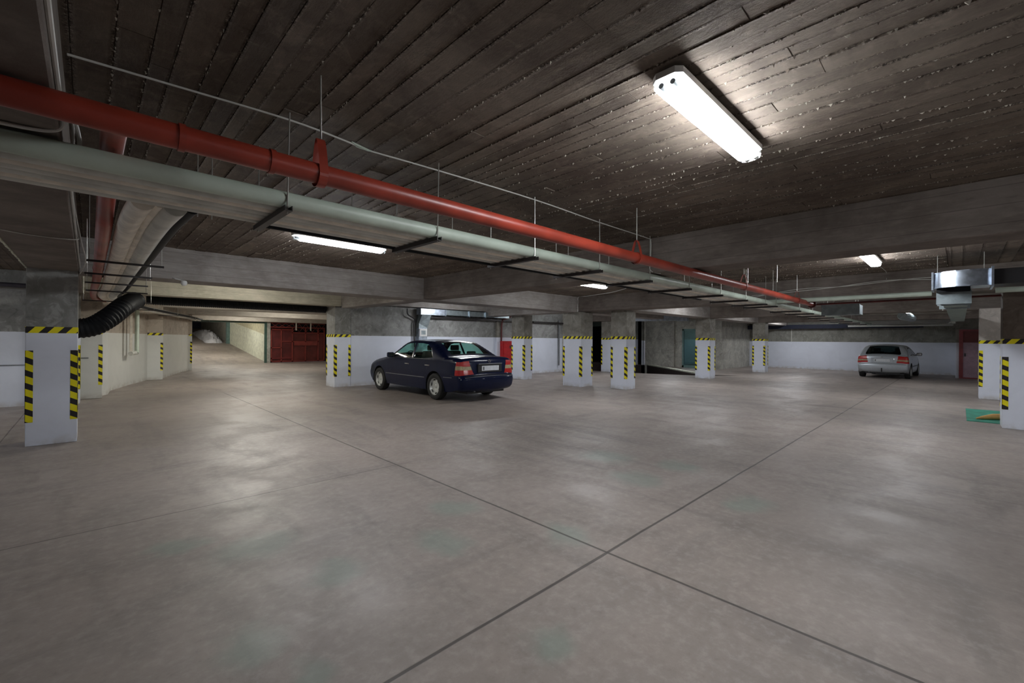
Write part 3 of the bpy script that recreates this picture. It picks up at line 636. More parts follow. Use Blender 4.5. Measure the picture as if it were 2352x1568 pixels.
# ducts along the back wall behind the sedan
t = thing('air_duct', 'galvanised duct along the back wall with a drop behind the sedan', 'duct', (8.1, 12.9, 2.31))
MB().bbox(.0, 1.0, -.12, .17, .0, .21).build('header_box', 'galv', t); MB().box(1.0, 4.2, -.08, .17, .03, .21).build('run', 'galv_dull', t)
for x in (1.0, 1.02, 2.1, 2.9): MB().box(x, x+.03, -.13, .17, -.01, .22).build('flange', 'galv', t)
mb = MB(); mb.add([(.06, -.10, 0), (.44, -.10, 0), (.40, .0, -.16), (.34, .0, -.45), (.0, .0, -.45), (.0, .0, -.3), (.06, .17, 0), (.44, .17, 0), (.40, .17, -.16), (.34, .17, -.45), (.0, .17, -.45), (.0, .17, -.3)],
  [(0, 1, 2, 3, 4, 5), (6, 11, 10, 9, 8, 7), (1, 7, 8, 2), (2, 8, 9, 3), (4, 10, 11, 5), (5, 11, 6, 0)]); mb.build('drop_transition', 'galv_dull', t)
MB().box(.0, .33, 0, .17, -1.2, -.45).build('drop', 'galv', t)
g = MB().box(.02, .31, -.025, 0, -.74, -.48).build('vent_grille', 'white_pl', t)
MB().box(.08, .25, -.03, -.024, -.68, -.54).build('grille_slats', 'galv_dull', g)
tag(MB().box(8.6, 12.9, 12.94, 13.08, 2.22, 2.29).build('cable_tray', 'steel_dark'), 'dark cable tray under the duct on the back wall', 'cable tray')
tag(MB().box(13.9, 16.0, 12.94, 13.08, 2.22, 2.29).build('cable_tray', 'steel_dark'), 'dark cable tray between the slim and the wide pillar', 'cable tray')
cable([(7.7, 13.0, 2.5), (7.72, 12.98, 2.3), (8.0, 13.02, 2.15), (7.98, 13.04, 1.9), (8.02, 13.04, 1.2)], .022, 'plastic', 'dark bent drain pipe left of the duct drop on the back wall', 'pipe', name='drain_pipe')
cable([(15.7, 13.02, 2.4), (15.72, 13.02, 1.3), (15.72, 13.02, .3)], .03, 'plastic_trim', 'grey vertical pipe on the back wall left of the wide pillar', 'pipe', name='wall_pipe')
cable([(12.6, 12.9, 2.5), (12.3, 12.9, 2.36), (12.06, 12.93, 2.28), (12.04, 12.98, 2.1), (12.04, 13.0, 1.4)], .035, 'dark_red', 'dark red riser pipe above the fire cabinet', 'pipe', name='riser_pipe')
struct('trim_7', MB().box(11.82, 12.1, 13.03, 13.12, 0, SLAB), 'pillar')
t = thing('fire_cabinet', 'bright red fire hose cabinet on the back wall', 'fire cabinet', (12.42, 13.0, .62))
MB().bbox(-.42, .42, -.13, .1, 0, .80, .01).build('body', 'bright_red', t)
d = MB().box(-.39, .39, -.15, -.13, .03, .77).build('door', 'bright_red', t); MB().box(.22, .28, -.17, -.15, .38, .44).build('latch', 'plastic', d)
MB().box(-.06, .14, -.153, -.15, .5, .62).build('sign_patch', 'dark_red', d)
t = thing('fire_stand', 'dark red panel standing below the fire cabinet', 'fire point', (12.72, 12.9, 0))
MB().box(-.12, .30, 0, .08, .02, .56).build('panel', 'dark_red', t); MB().tube([(-.1, -.02, 0), (-.1, -.02, .5), (-.04, -.02, .56), (.1, -.02, .58)], .03, 8).build('white_post', 'white_pl', t)

# ducts near the down ramp
t = thing('air_duct', 'bright silver duct line between the pillars by the down ramp', 'duct', (16.6, 8.5, 2.42))
P0 = [(-.3, 1.6), (0, 1.2), (.3, .4), (.45, -.1), (.55, -.5), (.62, -.9)]
def boxrun(a, b, w2, z0, z1):
    d = (Vector(b)-Vector(a)).normalized(); nx, ny = d.y*w2, -d.x*w2
    return MB().prism([(a[0]-nx, a[1]-ny), (b[0]-nx, b[1]-ny), (b[0]+nx, b[1]+ny), (a[0]+nx, a[1]+ny)], z0, z1)
for i in range(len(P0)-1):
    boxrun(P0[i], P0[i+1], .16, -.12-.02*(i > 3), .12-.03*(i == 3)).build('duct_section', 'galv', t)
mb = MB(); mb.box(-.52, -.50, 1.35, 1.62, -.11, .11); mb.build('vent_grille', 'white_pl', t)
tag(MB().box(19.8, 20.1, 13.4, 16.5, 2.25, 2.55).build('duct_box', 'duct_green'), 'grey green box duct above the dark opening', 'duct')
# sloping brace at the pillar by the ramp
mb = MB(); mb.add([(17.4, 6.85, 2.1), (17.4, 7.35, 2.1), (17.4, 7.35, 2.42), (17.4, 6.0, 2.75), (17.4, 6.0, 2.42), (17.9, 6.85, 2.1), (17.9, 7.35, 2.1), (17.9, 7.35, 2.42), (17.9, 6.0, 2.75), (17.9, 6.0, 2.42)], [(0, 1, 2, 3, 4), (5, 9, 8, 7, 6), (0, 4, 9, 5)])
# green glass door
t = thing('glass_door', 'green framed glass door beyond the down ramp', 'door', (24.02, 10.05, 0))
mb = MB()
for y in (-.85, -.08, .76): mb.box(-.05, .03, y, y+.09, 0, 2.15)
mb.box(-.05, .03, -.85, .85, 2.07, 2.16); mb.box(-.05, .03, -.85, .85, 0, .12); mb.build('frame', 'green_frame', t)
MB().box(-.02, -.01, -.76, -.08, .12, 2.07).build('pane', 'door_glass', t); MB().box(-.02, -.01, .0, .76, .12, 2.07).build('pane', 'door_glass', t)
MB().tube([(-.07, -.14, 1.0), (-.07, -.14, 1.25)], .012, 8).build('handle', 'chrome', t)

# ------------------------------------------------------------------ red door at right
t = thing('red_door', 'red framed door at right beside the beige pillar', 'door', (26.2, -.45, 0))
mb = MB(); mb.box(-.06, .1, .35, .47, 0, 2.05); mb.box(-.06, .1, -.55, -.45, 0, 2.05); mb.box(-.06, .1, -.45, .35, 1.97, 2.05); mb.box(-.06, .1, -.45, .35, 0, .05); mb.build('frame', 'red_frame', t)
d = MB().box(.0, .04, -.45, .35, .05, 1.97).build('leaf', 'door_pane', t); MB().box(-.03, 0, .27, .31, .92, 1.05).build('handle', 'plastic', d)
MB().box(-.004, 0, -.45, .35, 1.5, 1.97).build('upper_panel', 'dark_red', d)

# ------------------------------------------------------------------ red gate
t = thing('red_gate', 'dark red sheet steel gate at the end of the hall, right of the ramp', 'gate', (7.78, 28.62, 0))
MB().box(0, 1.25, .06, .09, .02, 2.05).build('sheet', 'dark_red', t); MB().box(1.25, 3.2, .06, .09, .02, 1.82).build('sheet', 'gate_red', t)
mb = MB()
for x in (0, .55, 1.18, 1.95, 2.72, 3.1): mb.box(x, x+.07, 0, .06, .02, 2.12 if x > 1 else 2.0)
for z, a, b in ((.02, 0, 3.17), (.22, 0, 1.2), (.86, 0, .6), (1.95, 0, 1.2), (1.78, 1.18, 3.1), (1.24, .6, 2.8), (2.10, 0, 3.17)): mb.box(a, b, 0, .058, z, z+.06)
mb.build('frame', 'gate_frame', t)
mb = MB()
for k in range(8):
    x = .05+.39*k
    for a, b in (((x, 1.86 if k > 2 else 2.12), (x+.39, 2.36)), ((x, 2.36), (x+.39, 1.86 if k > 2 else 2.12))):
        mb.tube([(a[0], .03, a[1]), (b[0], .03, b[1])], .012, 6)
mb.box(0, 3.17, .01, .05, 2.36, 2.40); mb.build('lattice', 'gate_frame', t)
MB().box(1.32, 2.7, -.01, .01, 1.02, 1.24).build('panel', 'gate_frame', t)
MB().box(.08, 1.15, -.012, 0, .24, .27).build('bright_bar', 'red_frame', t)
for x in (9.12, 9.98): tag(MB().box(x, x+.05, 28.42, 28.47, 1.95, 2.42).build('hanging_bar', 'insul'), 'pale bar hanging in front of the red gate, %s one' % ('left' if x < 9.5 else 'right'), 'bar', 'pale bars before the red gate')
# heap of white sheeting on the up ramp
mb = MB(); nx_, ny_ = 16, 26; rnd = random.Random(3)
for j in range(ny_+1):
    for i in range(nx_+1):
        u, v = i/nx_, j/ny_; h = math.sin(PI*u)**.6*math.sin(PI*min(1, v*1.02))**.5*(.35+.45*(1-v))
        x = 6.15+.12*v+1.15*u + rnd.uniform(-.05, .05); y = 38.5+8*v
        mb.v.append((x, y, Rz(y)-.03+h*(.75+.5*rnd.random())))
for j in range(ny_):
    for i in range(nx_):
        a = j*(nx_+1)+i; mb.f.append((a, a+1, a+nx_+2, a+nx_+1))
tag(mb.build('plastic_sheeting', 'sheet', smooth=True), 'crumpled white plastic sheeting heaped on the up ramp', 'plastic sheet')

# pipes on the hall wall
t = thing('downpipe', 'pair of vertical pale pipes on the curved hall wall', 'pipe', (.93, 17.1, 0))
MB().tube([(.12, .28, 2.4), (.12, .28, 1.05), (.10, .2, .99)], .055, 12).build('green_pipe', 'pvc', t, smooth=True)
MB().box(-.06, .0, -.05, .1, 1.05, 2.4).build('pale_strip', 'insul', t)
MB().tube([(.12, .3, 1.0), (-.04, -.05, .98)], .06, 12).build('elbow', 'pvc_grey', t, smooth=True)
tag(MB().box(-.13, .0, 14.36-.03, 14.36-.005, .96, .98).build('wall_rail', 'plastic_trim'), 'thin rail on the hall wall just right of the near left pillar', 'rail')

# green mat with pale orange object
mt = tag(MB().prism([(11.95, -.10), (14.1, -.10), (14.1, -1.35), (11.95, -1.35)], 0.001, .012).build('floor_mat', 'green_mat'), 'green mat on the floor beside the right edge pillar', 'mat')
o = MB().tube([(12.25, -.23, .03), (12.3, -.30, .045), (12.45, -.45, .065), (12.8, -.95, .075)], [.012, .03, .055, .065], 14).build('tapered_roll', 'orange_pale', smooth=True)
tag(o, 'pale orange tapered object lying on the green mat', 'roll')

# ------------------------------------------------------------------ cars
def chaikin(p, it=2):
    for _ in range(it):
        q = [p[0]]
        for a, b in zip(p, p[1:]):
            q.append(tuple(a[i]*.8+b[i]*.2 for i in range(len(a)))); q.append(tuple(a[i]*.2+b[i]*.8 for i in range(len(a))))
        q.append(p[-1]); p = q
    return p
def resample(p, step):
    d = [0]
    for a, b in zip(p, p[1:]): d.append(d[-1]+math.hypot(a[0]-b[0], a[1]-b[1]))
    n = int(d[-1]/step); out = []; k = 0
    for i in range(n+1):
        s = d[-1]*i/n
        while k < len(d)-2 and d[k+1] < s: k += 1
        f = (s-d[k])/max(1e-9, d[k+1]-d[k]); out.append(tuple(p[k][j]+(p[k+1][j]-p[k][j])*f for j in range(len(p[k]))))
    return out
def lerp_tab(tab, x):
    if x <= tab[0][0]: return tab[0][1]
    for (a, va), (b, vb) in zip(tab, tab[1:]):
        if x <= b: f = (x-a)/(b-a); return va+(vb-va)*f
    return tab[-1][1]

class Car:
    def __init__(s, sp):
        s.sp = sp; s.prof = resample(chaikin(sp['profile'], 3), .028)
        s.P2 = [(p[0], p[1]) for p in s.prof]
        s.N = []
        for i, p in enumerate(s.prof):
            a = s.prof[max(0, i-2)]; b = s.prof[min(len(s.prof)-1, i+2)]
            dx, dz = b[0]-a[0], b[1]-a[1]; L = math.hypot(dx, dz); s.N.append((-dz/L, dx/L))
        s.ye = [s.side(p[0], p[1], True) for p in s.prof]
    def base(s, x, z):
        W = lerp_tab(s.sp['plan'], x); bt = s.sp['belt']
        if z < bt: y = W - .05*((z-.62)/.4)**2 if z < .62 else W - .022*((z-.62)/(bt-.62))**1.6
        else: y = W - .022 - (z-bt)*s.sp['tumble'] - .25*(z-bt)**2
        return y
    def rad(s, x, z): return lerp_tab(s.sp['rad'], x) if z < s.sp['belt']+.08 else .075
    def dist(s, x, z):
        best = 9
        P = s.P2
        for i in range(0, len(P)):
            d = (P[i][0]-x)**2+(P[i][1]-z)**2
            if d < best: best = d; bi = i
        best = 9
        for i in (bi-1, bi):
            if 0 <= i < len(P)-1:
                (ax, az), (bx, bz) = P[i], P[i+1]; L = (bx-ax)**2+(bz-az)**2
                t_ = max(0, min(1, ((x-ax)*(bx-ax)+(z-az)*(bz-az))/L)); best = min(best, (ax+t_*(bx-ax)-x)**2+(az+t_*(bz-az)-z)**2)
        return math.sqrt(best)
    def side(s, x, z, edge=False):
        y = s.base(x, z); r = s.rad(x, z); d = 0 if edge else s.dist(x, z)
        if d < r: y -= r*(1-math.sqrt(max(0, 1-(1-d/r)**2)))
        return y
    def top(s, i, v, off=0):
        p = s.prof[i]; n = s.N[i]; c = p[2]*(1-abs(v)**2.4)+off
        return (p[0]+n[0]*c, v*s.ye[i], p[1]+n[1]*c)
    def near(s, x, z, lo=0, hi=None):
        hi = hi or len(s.P2); return min(range(lo, hi), key=lambda i: (s.P2[i][0]-x)**2+(s.P2[i][1]-z)**2)
    def tri(s, loops, holes, grid=.045):
        vs = []; ed = []
        for lp in loops+holes:
            o = len(vs); vs += [Vector(p) for p in lp]; ed += [(o+i, o+(i+1) % len(lp)) for i in range(len(lp))]
        xs = [p[0] for lp in loops for p in lp]; zs = [p[1] for lp in loops for p in lp]
        x = min(xs)+grid*.5
        while x < max(xs):
            z = min(zs)+grid*.5
            while z < max(zs):
                if any(inpoly(x, z, l) for l in loops) and not any(inpoly(x, z, h) for h in holes):
                    vs.append(Vector((x, z)))
                z += grid
            x += grid
        r = delaunay_2d_cdt(vs, ed, [], 0, 1e-5)
        out = []
        for f in r[2]:
            cx = sum(r[0][i].x for i in f)/3; cz = sum(r[0][i].y for i in f)/3
            if any(inpoly(cx, cz, l) for l in loops) and not any(inpoly(cx, cz, h) for h in holes): out.append(tuple(f))
        return [(v.x, v.y) for v in r[0]], out
    def sidemesh(s, loops, holes, off=0, grid=.045, sgs=(1, -1)):
        pv, pf = s.tri(loops, holes, grid); ys_ = [s.side(x, z)+off for x, z in pv]
        mb = MB()
        for sg in sgs:
            mb.add([(x, sg*y, z) for (x, z), y in zip(pv, ys_)], [f if sg < 0 else tuple(reversed(f)) for f in pf])
        return mb
    def onesidemesh(s, sg, loops, off=0, grid=.045):
        pv, pf = s.tri(loops, [], grid)
        return MB().add([(x, sg*(s.side(x, z)+off), z) for x, z in pv], [f if sg < 0 else tuple(reversed(f)) for f in pf])

def strip_poly(pts, wd):
    """thin polygon following a polyline in side view"""
    L = []; Rr = []
    for i, p in enumerate(pts):
        a = pts[max(0, i-1)]; b = pts[min(len(pts)-1, i+1)]; dx, dz = b[0]-a[0], b[1]-a[1]; l = math.hypot(dx, dz)
        L.append((p[0]-dz/l*wd/2, p[1]+dx/l*wd/2)); Rr.append((p[0]+dz/l*wd/2, p[1]-dx/l*wd/2))
    return L+Rr[::-1]

def make_car(name, sp, label, loc, rz, mats, sc=1):
    t = thing(name, label, 'car', loc, rz); t.scale = (sc, sc, sc); K = Car(sp); n = len(K.prof); bodym = mats['body']
    WR = sp['arch']; wb = sp['wb']; hz = sp['wheel_r']
    sill = sp['sill']
    rev = lambda cx: [(cx+WR*math.cos(a), hz+WR*math.sin(a)) for a in [math.asin(max(-1, (sill-hz)/WR)) + (PI-2*math.asin(max(-1, (sill-hz)/WR)))*k/22 for k in range(23)]]
    # side outline: profile rear-bottom -> over the roof -> front-bottom, then back along the sill with arches
    bottom = rev(wb) + rev(0)
    loop = list(K.P2) + bottom
    body = K.sidemesh([loop], sp['windows'])
    NV = 22; gl = []
    for (a, b, vm) in sp['glass']:
        i0 = K.near(*a, lo=0, hi=n//2 if b[0] < 1 else n); i1 = K.near(*b); gl.append((min(i0, i1), max(i0, i1), vm))
    vv = [-1+2*k/NV for k in range(NV+1)]
    tv = [K.top(i, v) for i in range(n) for v in vv]; tf = []; gf = [[] for _ in gl]
    for i in range(n-1):
        for k in range(NV):
            f = (i*(NV+1)+k, i*(NV+1)+k+1, (i+1)*(NV+1)+k+1, (i+1)*(NV+1)+k); vc = abs((vv[k]+vv[k+1])/2)
            for q, (a, b, vm) in enumerate(gl):
                if a <= i < b and vc < vm: gf[q].append(f); break
            else: tf.append(f)
    body.add(tv, tf)
    bo = body.build('body', bodym, t, smooth=True)
    for q, f in enumerate(gf):
        MB().add(tv, f).build(('rear_window', 'windshield')[q], mats['glass'], t, smooth=True)
        a, b, vm = gl[q]; mb = MB()        # black rubber surround
        kk = [k for k in range(NV+1) if abs(vv[k]) <= vm+.02]
        for i, j in ((a, a+1), (b-1, b)):
            mb.add([K.top(i, vv[k], .002) for k in kk]+[K.top(j, vv[k], .002) for k in kk], [(m_, m_+1, len(kk)+m_+1, len(kk)+m_) for m_ in range(len(kk)-1)])
        mb.build('window_seal', 'plastic', t)
    for wi, wn in enumerate(sp['windows']):
        [K.sidemesh([wn], [], -.006, sgs=(q,)).build('side_window', mats['glass'], t, smooth=True) for q in (1, -1)]
    for pl in sp['seams']: [K.sidemesh([strip_poly(pl, .009)], [], .0012, .3, sgs=(q,)).build('door_seam', 'plastic', t) for q in (1, -1)]
    for pl, wd, mt in sp['strips']: [K.sidemesh([strip_poly(pl, wd)], [], .007, .3, sgs=(q,)).build('side_moulding', mt, t) for q in (1, -1)]
    for (hx, hz_) in sp['handles']:
        for sg in (1, -1):
            y = K.side(hx, hz_); mb = MB(); mb.bbox(hx-.075, hx+.075, sg*(y+.008)-.014, sg*(y+.008)+.014, hz_-.008, hz_+.012, .003); mb.lathe([(.0, .0), (.02, .0), (.018, .004)], 10, c=(hx-.085, sg*(y+.004), hz_))
            mb.build('door_handle', mats['handle'], t)
    # wheels
    for wx in (0, wb):
        for sg in (1, -1):
            r_ = sp['wheel_r']; wy = sp['track']; w2 = .098
            prof = [(r_*.62, w2*.9), (r_*.66, w2), (r_*.86, w2*1.02), (r_*.96, w2*.9), (r_, w2*.62), (r_, -w2*.62), (r_*.96, -w2*.9), (r_*.86, -w2), (r_*.62, -w2*.9)]
            prof = [(a, sg*b) for a, b in prof]
            tm = MB().lathe(prof, 40)
            rim = [(0, w2*.55), (r_*.10, w2*.55), (r_*.16, w2*.40), (r_*.34, w2*.52), (r_*.52, w2*.45), (r_*.60, w2*.80), (r_*.65, w2*.98), (r_*.66, w2*.6)]
            wh = tm.build('wheel', 'tyre', t, smooth=True); wh.location = (wx, sg*wy, r_)
            hb = MB().lathe([(a, sg*b) for a, b in rim], 40).build('hubcap', 'hub', wh, smooth=True)
            mb = MB()
            for k in range(6):
                a = 2*PI*k/6+.3; cx_, cz_ = .52*r_*math.cos(a), .52*r_*math.sin(a); ta, tb = -math.sin(a), math.cos(a)
                q = [(cx_+ta*u*.05+math.cos(a)*w_*.018, sg*(w2*.62), cz_+tb*u*.05+math.sin(a)*w_*.018) for u, w_ in ((-1, 0), (-.6, 1), (.6, 1), (1, 0), (.6, -1), (-.6, -1))]
                mb.add(q, [tuple(range(6))])
            mb.build('hub_slots', 'hub_hole', wh)
            mb = MB(); mb.lathe([(r_*.62, -sg*w2*.85), (0.01, -sg*w2*.5)], 24); mb.build('brake_disc', 'plastic', wh)
            mb = MB(); ar = [(wx+(WR+.004)*math.cos(a), hz+(WR+.004)*math.sin(a)) for a in [R(-18)+R(216)*k/20 for k in range(21)]]
            y0, y1 = sg*.52, sg*(K.base(wx, .6)-.02)
            mb.add([(x, y0, z) for x, z in ar]+[(x, y1, z) for x, z in ar], [(k, k+1, 22+k, 21+k) for k in range(20)])
            mb.add([(wx, y0, hz)]+[(x, y0, z) for x, z in ar], [(0, k+1, k+2) for k in range(20)])
            mb.build('wheel_liner', 'plastic', t)
    # floor pan, cabin floor, axle bits
    rx, fx = sp['ends']
    MB().box(rx+.12, fx-.2, -.56, .56, .19, .34).build('floor_pan', 'plastic', t)
    MB().box(sp['cabin'][0], sp['cabin'][1], -.74, .74, .34, .62).build('cabin_floor', 'seat', t)
    mb = MB(); mb.box(rx+.13, sp['cabin'][0], -.64, .64, .34, sp['shelf']); mb.build('rear_shelf', 'seat', t)
    mb = MB(); mb.box(sp['cabin'][1]-.25, sp['cabin'][1]+.1, -.68, .68, .62, .93); mb.build('dashboard', 'plastic', t)
    for nm, sx, yy in (('seat', sp['front_seat'], .36), ('seat', sp['front_seat'], -.36)):
        mb = MB(); mb.bbox(sx, sx+.48, yy-.24, yy+.24, .55, .72, .03)
        mb.add([(sx-.02, yy-.23, .6), (sx+.1, yy-.23, .6), (sx+.1, yy+.23, .6), (sx-.02, yy+.23, .6), (sx-.20, yy-.20, 1.10), (sx-.10, yy-.20, 1.12), (sx-.10, yy+.20, 1.12), (sx-.20, yy+.20, 1.10)], [(0, 3, 2, 1), (4, 5, 6, 7), (0, 1, 5, 4), (1, 2, 6, 5), (2, 3, 7, 6), (3, 0, 4, 7)])
        so = mb.build('seat', mats['seat'], t); MB().bbox(sx-.24, sx-.14, yy-.12, yy+.12, 1.13, 1.27, .02).build('headrest', mats['seat'], so)
    mb = MB(); rxs = sp['rear_seat']; mb.bbox(rxs, rxs+.45, -.62, .62, .55, .72, .03); mb.bbox(rxs-.14, rxs+.02, -.62, .62, .6, 1.0, .03); so = mb.build('rear_bench', mats['seat'], t)
    for yy in (.36, -.36): MB().bbox(rxs-.15, rxs-.04, yy-.12, yy+.12, 1.0, 1.12, .02).build('headrest', mats['seat'], so)
    MB().tube([(sp['cabin'][1]-.36+.04*math.sin(a), .36+.18*math.cos(a), .92+.18*math.sin(a)) for a in [2*PI*k/16 for k in range(17)]], .014, 6).build('steering_wheel', 'plastic', t)
    # tail lamps built on the wrapped rear corner
    zb, zt, vb, vt, wrap_b, wrap_t = sp['lamp']; half = n//2
    for sg in (1, -1):
        def pt(z, u):
            i = min(range(0, n//4), key=lambda q: abs(K.P2[q][1]-z) + (0 if K.P2[q][1] > .56 else 9)); f = (z-zb)/(zt-zb)
            vin = vb+(vt-vb)*f; wr = wrap_b+(wrap_t-wrap_b)*f
            if u <= .6: v = vin+(1-vin)*u/.6; p = K.top(i, v, .006); return (p[0]-.0, sg*(abs(p[1])+.003), p[2])
            x = K.P2[i][0]+wr*(u-.6)/.4; return (x-.003, sg*(K.side(x, z)+.007), z)
        us = [k/16 for k in range(17)]
        bands = sp['lamp_bands']; first = None
        for bi, (f0, f1, mt) in enumerate(bands):
            z0, z1 = zb+(zt-zb)*f0, zb+(zt-zb)*f1; zs = [z0+(z1-z0)*k/4 for k in range(5)]
            mb = MB(); mb.add([pt(z, u) for z in zs for u in us], [(j*17+k, j*17+k+1, (j+1)*17+k+1, (j+1)*17+k) for j in range(4) for k in range(16)])
            if first is None: first = mb.build('tail_light', mt, t, smooth=True)
            else: mb.build('lens_band', mt, first, smooth=True)
    # plate, recess, emblem, bumper gap
    px, pz, hw, hh = sp['plate']
    MB().box(px-.012, px+.05, -hw-.10, hw+.10, pz-hh-.03, pz+hh+.035).build('plate_recess', mats['recess'], t)
    po = MB().bbox(px-.024, px-.010, -hw, hw, pz-hh, pz+hh, .004).build('number_plate', 'plate', t)
    MB().box(px-.026, px-.023, hw-.07, hw-.03, pz-hh+.02, pz+hh-.02).build('plate_mark', 'plastic_trim', po)
    MB().box(px-.035, px, -hw-.09, hw+.09, pz+hh+.035, pz+hh+.055).build('plate_garnish', mats['garnish'], t)
    ex, ez = sp['emblem']; mb = MB(); mb.tube([(ex, .035*math.cos(a), ez+.035*math.sin(a)) for a in [2*PI*k/20 for k in range(21)]], .005, 6, cap=False)
    if sp['star']:
        for a in (90, 210, 330): mb.tube([(ex, 0, ez), (ex, .034*math.cos(R(a)), ez+.034*math.sin(R(a)))], .004, 5)
    else: mb.tube([(ex, -.034, ez-.01), (ex, .034, ez+.01)], .005, 5)
    mb.build('emblem', 'chrome', t)
    if sp['star']: MB().lathe([(.012, -.01), (.014, .004), (.0, .006)], 12, c=(px-.02, 0, pz-hh-.09), axis='x').build('boot_lock', 'chrome', t)
    for z, wd, mt in sp['rear_lines']:
        i = min(range(0, n//4), key=lambda q: abs(K.P2[q][1]-z)); us = [-1+2*k/24 for k in range(25)]
        j = min(n-1, i+1); A = [K.top(i, v, .004) for v in us]; B = [K.top(i, v, .004) for v in us]; B = [(b[0], b[1], b[2]+wd) for b in B]
        ext = []
        MB().add(A+B, [(k, k+1, 26+k, 25+k) for k in range(24)]).build('bumper_line', mt, t)
    for sg in (1, -1):
        mx, mz = sp['mirror']; y = K.side(mx, mz)
        mb = MB(); mb.bbox(mx-.07, mx+.04, min(sg*(y+.02), sg*(y+.20)), max(sg*(y+.02), sg*(y+.20)), mz-.01, mz+.12, .025); mb.box(mx-.03, mx+.03, min(sg*(y-.03), sg*(y+.04)), max(sg*(y-.03), sg*(y+.04)), mz, mz+.04)
        mo = mb.build('mirror', mats['mirror'], t, smooth=False)
        MB().box(mx-.073, mx-.071, min(sg*(y+.035), sg*(y+.185)), max(sg*(y+.035), sg*(y+.185)), mz+.012, mz+.102).build('mirror_glass', 'chrome', mo)
    MB().tube([(rx+.02, sp['exhaust'], .26), (rx+.4, sp['exhaust'], .26)], .026, 12).build('exhaust', 'plastic_trim', t, smooth=True)
    MB().bbox(rx+.14, rx+.55, sp['exhaust']-.2, sp['exhaust']+.12, .20, .33, .03).build('silencer', 'plastic', t)
    if sp.get('hook'): MB().tube([(rx+.1, 0, .30), (rx-.06, 0, .30), (rx-.09, 0, .36), (rx-.09, 0, .44)], .018, 8).build('tow_hook', 'plastic', t, smooth=True)
    hl = MB()
    for sg in (1, -1):
        i0 = K.near(fx-.08, .66, n//2, n); hl.add([K.top(i, sg*v, .006) for i in (i0-2, i0, i0+2) for v in (.6, .7, .8, .92)], [(j*4+k, j*4+k+1, j*4+k+5, j*4+k+4) for j in range(2) for k in range(3)])
    hl.build('headlights', 'chrome', t)
    return t

SED = dict(
 profile=[(-.90, .255, .04, .1), (-.975, .30, .07, .1), (-1.0, .42, .08, .1), (-1.0, .545, .08, .1), (-.965, .585, .08, .1), (-.945, .60, .08, .1), (-.925, .75, .08, .1), (-.915, .92, .06, .1), (-.885, .975, .045, .1), (-.76, .995, .03, .1), (-.45, 1.005, .03, .1), (-.40, 1.01, .03, .1),
  (-.16, 1.13, .05, .1), (.14, 1.285, .05, .1), (.30, 1.345, .04, .1), (.48, 1.372, .035, .1), (.9, 1.385, .035, .1), (1.3, 1.38, .035, .1), (1.52, 1.345, .04, .1), (1.85, 1.15, .06, .1), (2.16, .975, .06, .1), (2.22, .955, .04, .1), (2.6, .905, .04, .1), (3.0, .845, .04, .1), (3.25, .785, .05, .1), (3.34, .73, .08, .1), (3.38, .62, .10, .1), (3.44, .56, .11, .1), (3.47, .44, .11, .1), (3.43, .28, .09, .1), (3.36, .215, .07, .1)],
 plan=[(-1.0, .825), (-.6, .85), (0, .86), (2.2, .86), (2.9, .845), (3.5, .79)], rad=[(-1.0, .115), (-.5, .07), (2.4, .07), (3.0, .11), (3.5, .20)], belt=.935, tumble=.30,
 arch=.365, wb=2.69, wheel_r=.312, sill=.215, track=.755, ends=(-1.0, 3.47), cabin=(-.1, 2.15), shelf=.90, front_seat=1.02, rear_seat=.22,
 windows=[[(2.02, .965), (1.72, 1.13), (1.47, 1.275), (1.30, 1.312), (1.06, 1.322), (1.02, .955), (1.5, .955)], [(.93, .955), (.98, 1.322), (.70, 1.318), (.46, 1.29), (.30, 1.20), (.10, .985), (.5, .96)]],
 glass=[((-.36, 1.02), (.25, 1.33), .86), ((1.60, 1.31), (2.12, .99), .93)],
 seams=[[(.975, .27), (.965, .6), (.97, .94)], [(2.03, .27), (2.06, .6), (2.04, .93)], [(.37, .55), (.30, .75), (.06, .95)], [(-.86, .60), (-.80, .60), (-.62, .60)]],
 strips=[([(.40, .505), (1.4, .505), (2.30, .505)], .018, 'plastic_trim'), ([(-.93, .565), (-.6, .56), (-.37, .555)], .014, 'plastic_trim'), ([(.16, .945), (.6, .945), (1.2, .945), (1.98, .95)], .012, 'plastic')],
 handles=[(.30, .80), (1.22, .80)], lamp=(.615, .915, .64, .80, .16, .10), lamp_bands=[(0, .40, 'lamp_red'), (.40, .70, 'lamp_amber'), (.70, 1, 'lamp_red')],
 plate=(-1.012, .765, .26, .057), emblem=(-.99, .925), star=True, rear_lines=[(.575, .012, 'plastic'), (.548, .012, 'plastic_trim')], mirror=(1.90, .95), exhaust=.42)
make_car('sedan', SED, 'dark blue four door saloon car parked by the white back wall', (6.902, 8.897, 0), R(90.0), dict(body='paint_blue', glass='glass', handle='chrome', seat='seat', recess='plastic', garnish='plastic_trim', mirror='paint_blue'), sc=1.037)
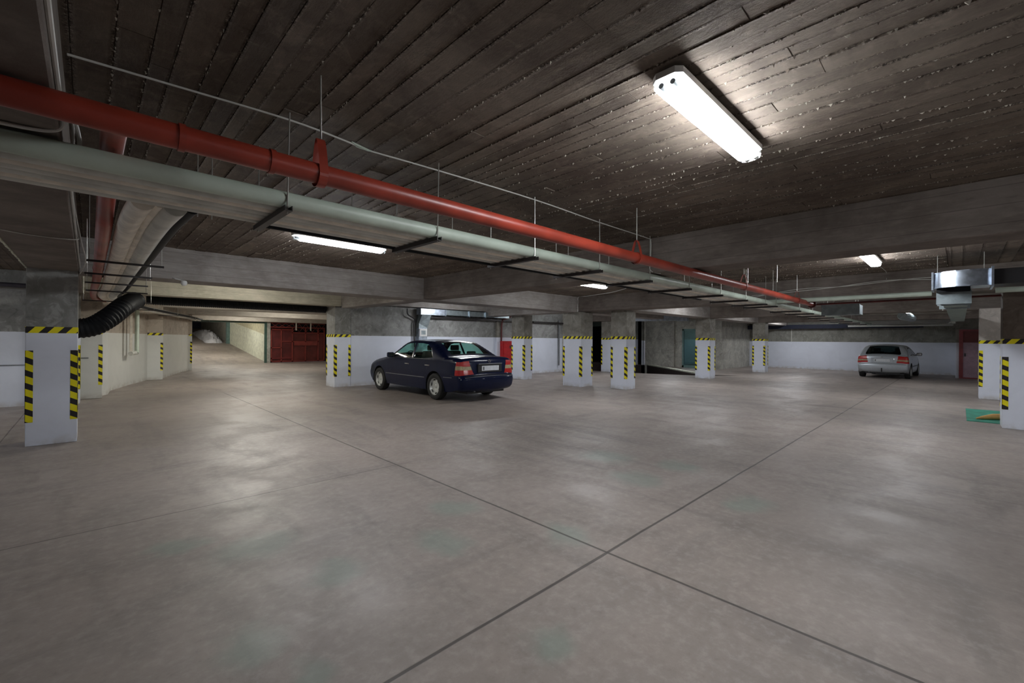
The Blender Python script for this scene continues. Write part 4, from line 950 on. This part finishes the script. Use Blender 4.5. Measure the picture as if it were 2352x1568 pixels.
HAT = dict(
 profile=[(-.60, .27, .04, .1), (-.69, .32, .07, .1), (-.72, .42, .08, .1), (-.72, .56, .08, .1), (-.69, .605, .08, .1), (-.665, .62, .08, .1), (-.655, .78, .08, .1), (-.64, .90, .08, .1), (-.60, .955, .06, .1), (-.50, .99, .05, .1),
  (-.36, 1.15, .06, .1), (-.20, 1.30, .06, .1), (-.08, 1.352, .05, .1), (.2, 1.385, .04, .1), (.6, 1.395, .04, .1), (1.0, 1.38, .04, .1), (1.28, 1.34, .045, .1), (1.65, 1.14, .06, .1), (2.02, .97, .06, .1), (2.1, .95, .04, .1), (2.5, .89, .04, .1), (2.85, .80, .05, .1), (3.1, .68, .08, .1), (3.2, .58, .10, .1), (3.27, .48, .10, .1), (3.25, .30, .09, .1), (3.18, .22, .07, .1)],
 plan=[(-.75, .815), (-.4, .845), (0, .855), (2.1, .855), (2.7, .84), (3.3, .76)], rad=[(-.75, .15), (-.3, .09), (2.2, .08), (2.9, .15), (3.3, .24)], belt=.92, tumble=.34,
 arch=.355, wb=2.606, wheel_r=.305, sill=.225, track=.745, ends=(-.72, 3.27), cabin=(.0, 2.05), shelf=.86, front_seat=.98, rear_seat=.2,
 windows=[[(1.88, .955), (1.6, 1.10), (1.25, 1.27), (1.1, 1.30), (.95, 1.315), (.92, .945)], [(.84, .945), (.88, 1.318), (.5, 1.31), (.22, 1.26), (.02, 1.12), (-.12, .975)]],
 glass=[((-.53, .985), (-.15, 1.33), .86), ((1.34, 1.31), (1.98, .99), .93)],
 seams=[[(.88, .27), (.87, .6), (.88, .93)], [(1.93, .27), (1.96, .6), (1.94, .93)], [(.36, .52), (.28, .72), (.0, .93)]],
 strips=[([(.40, .50), (1.4, .50), (2.20, .50)], .03, 'plastic')],
 handles=[(.22, .80), (1.15, .80)], lamp=(.64, .925, .66, .76, .13, .07), lamp_bands=[(0, .28, 'lamp_red'), (.28, .52, 'lamp_amber'), (.52, 1, 'lamp_red')],
 plate=(-.735, .76, .26, .057), emblem=(-.735, .88), star=False, rear_lines=[(.612, .010, 'plastic_trim')], mirror=(1.78, .94), exhaust=.42, hook=True)
make_car('hatchback', HAT, 'silver hatchback car parked before the far white wall', (24.1, 2.2, 0), R(-2.2), dict(body='paint_silver', glass='glass_dark', handle='paint_silver', seat='seat', recess='paint_silver', garnish='paint_silver', mirror='plastic'), sc=.98)
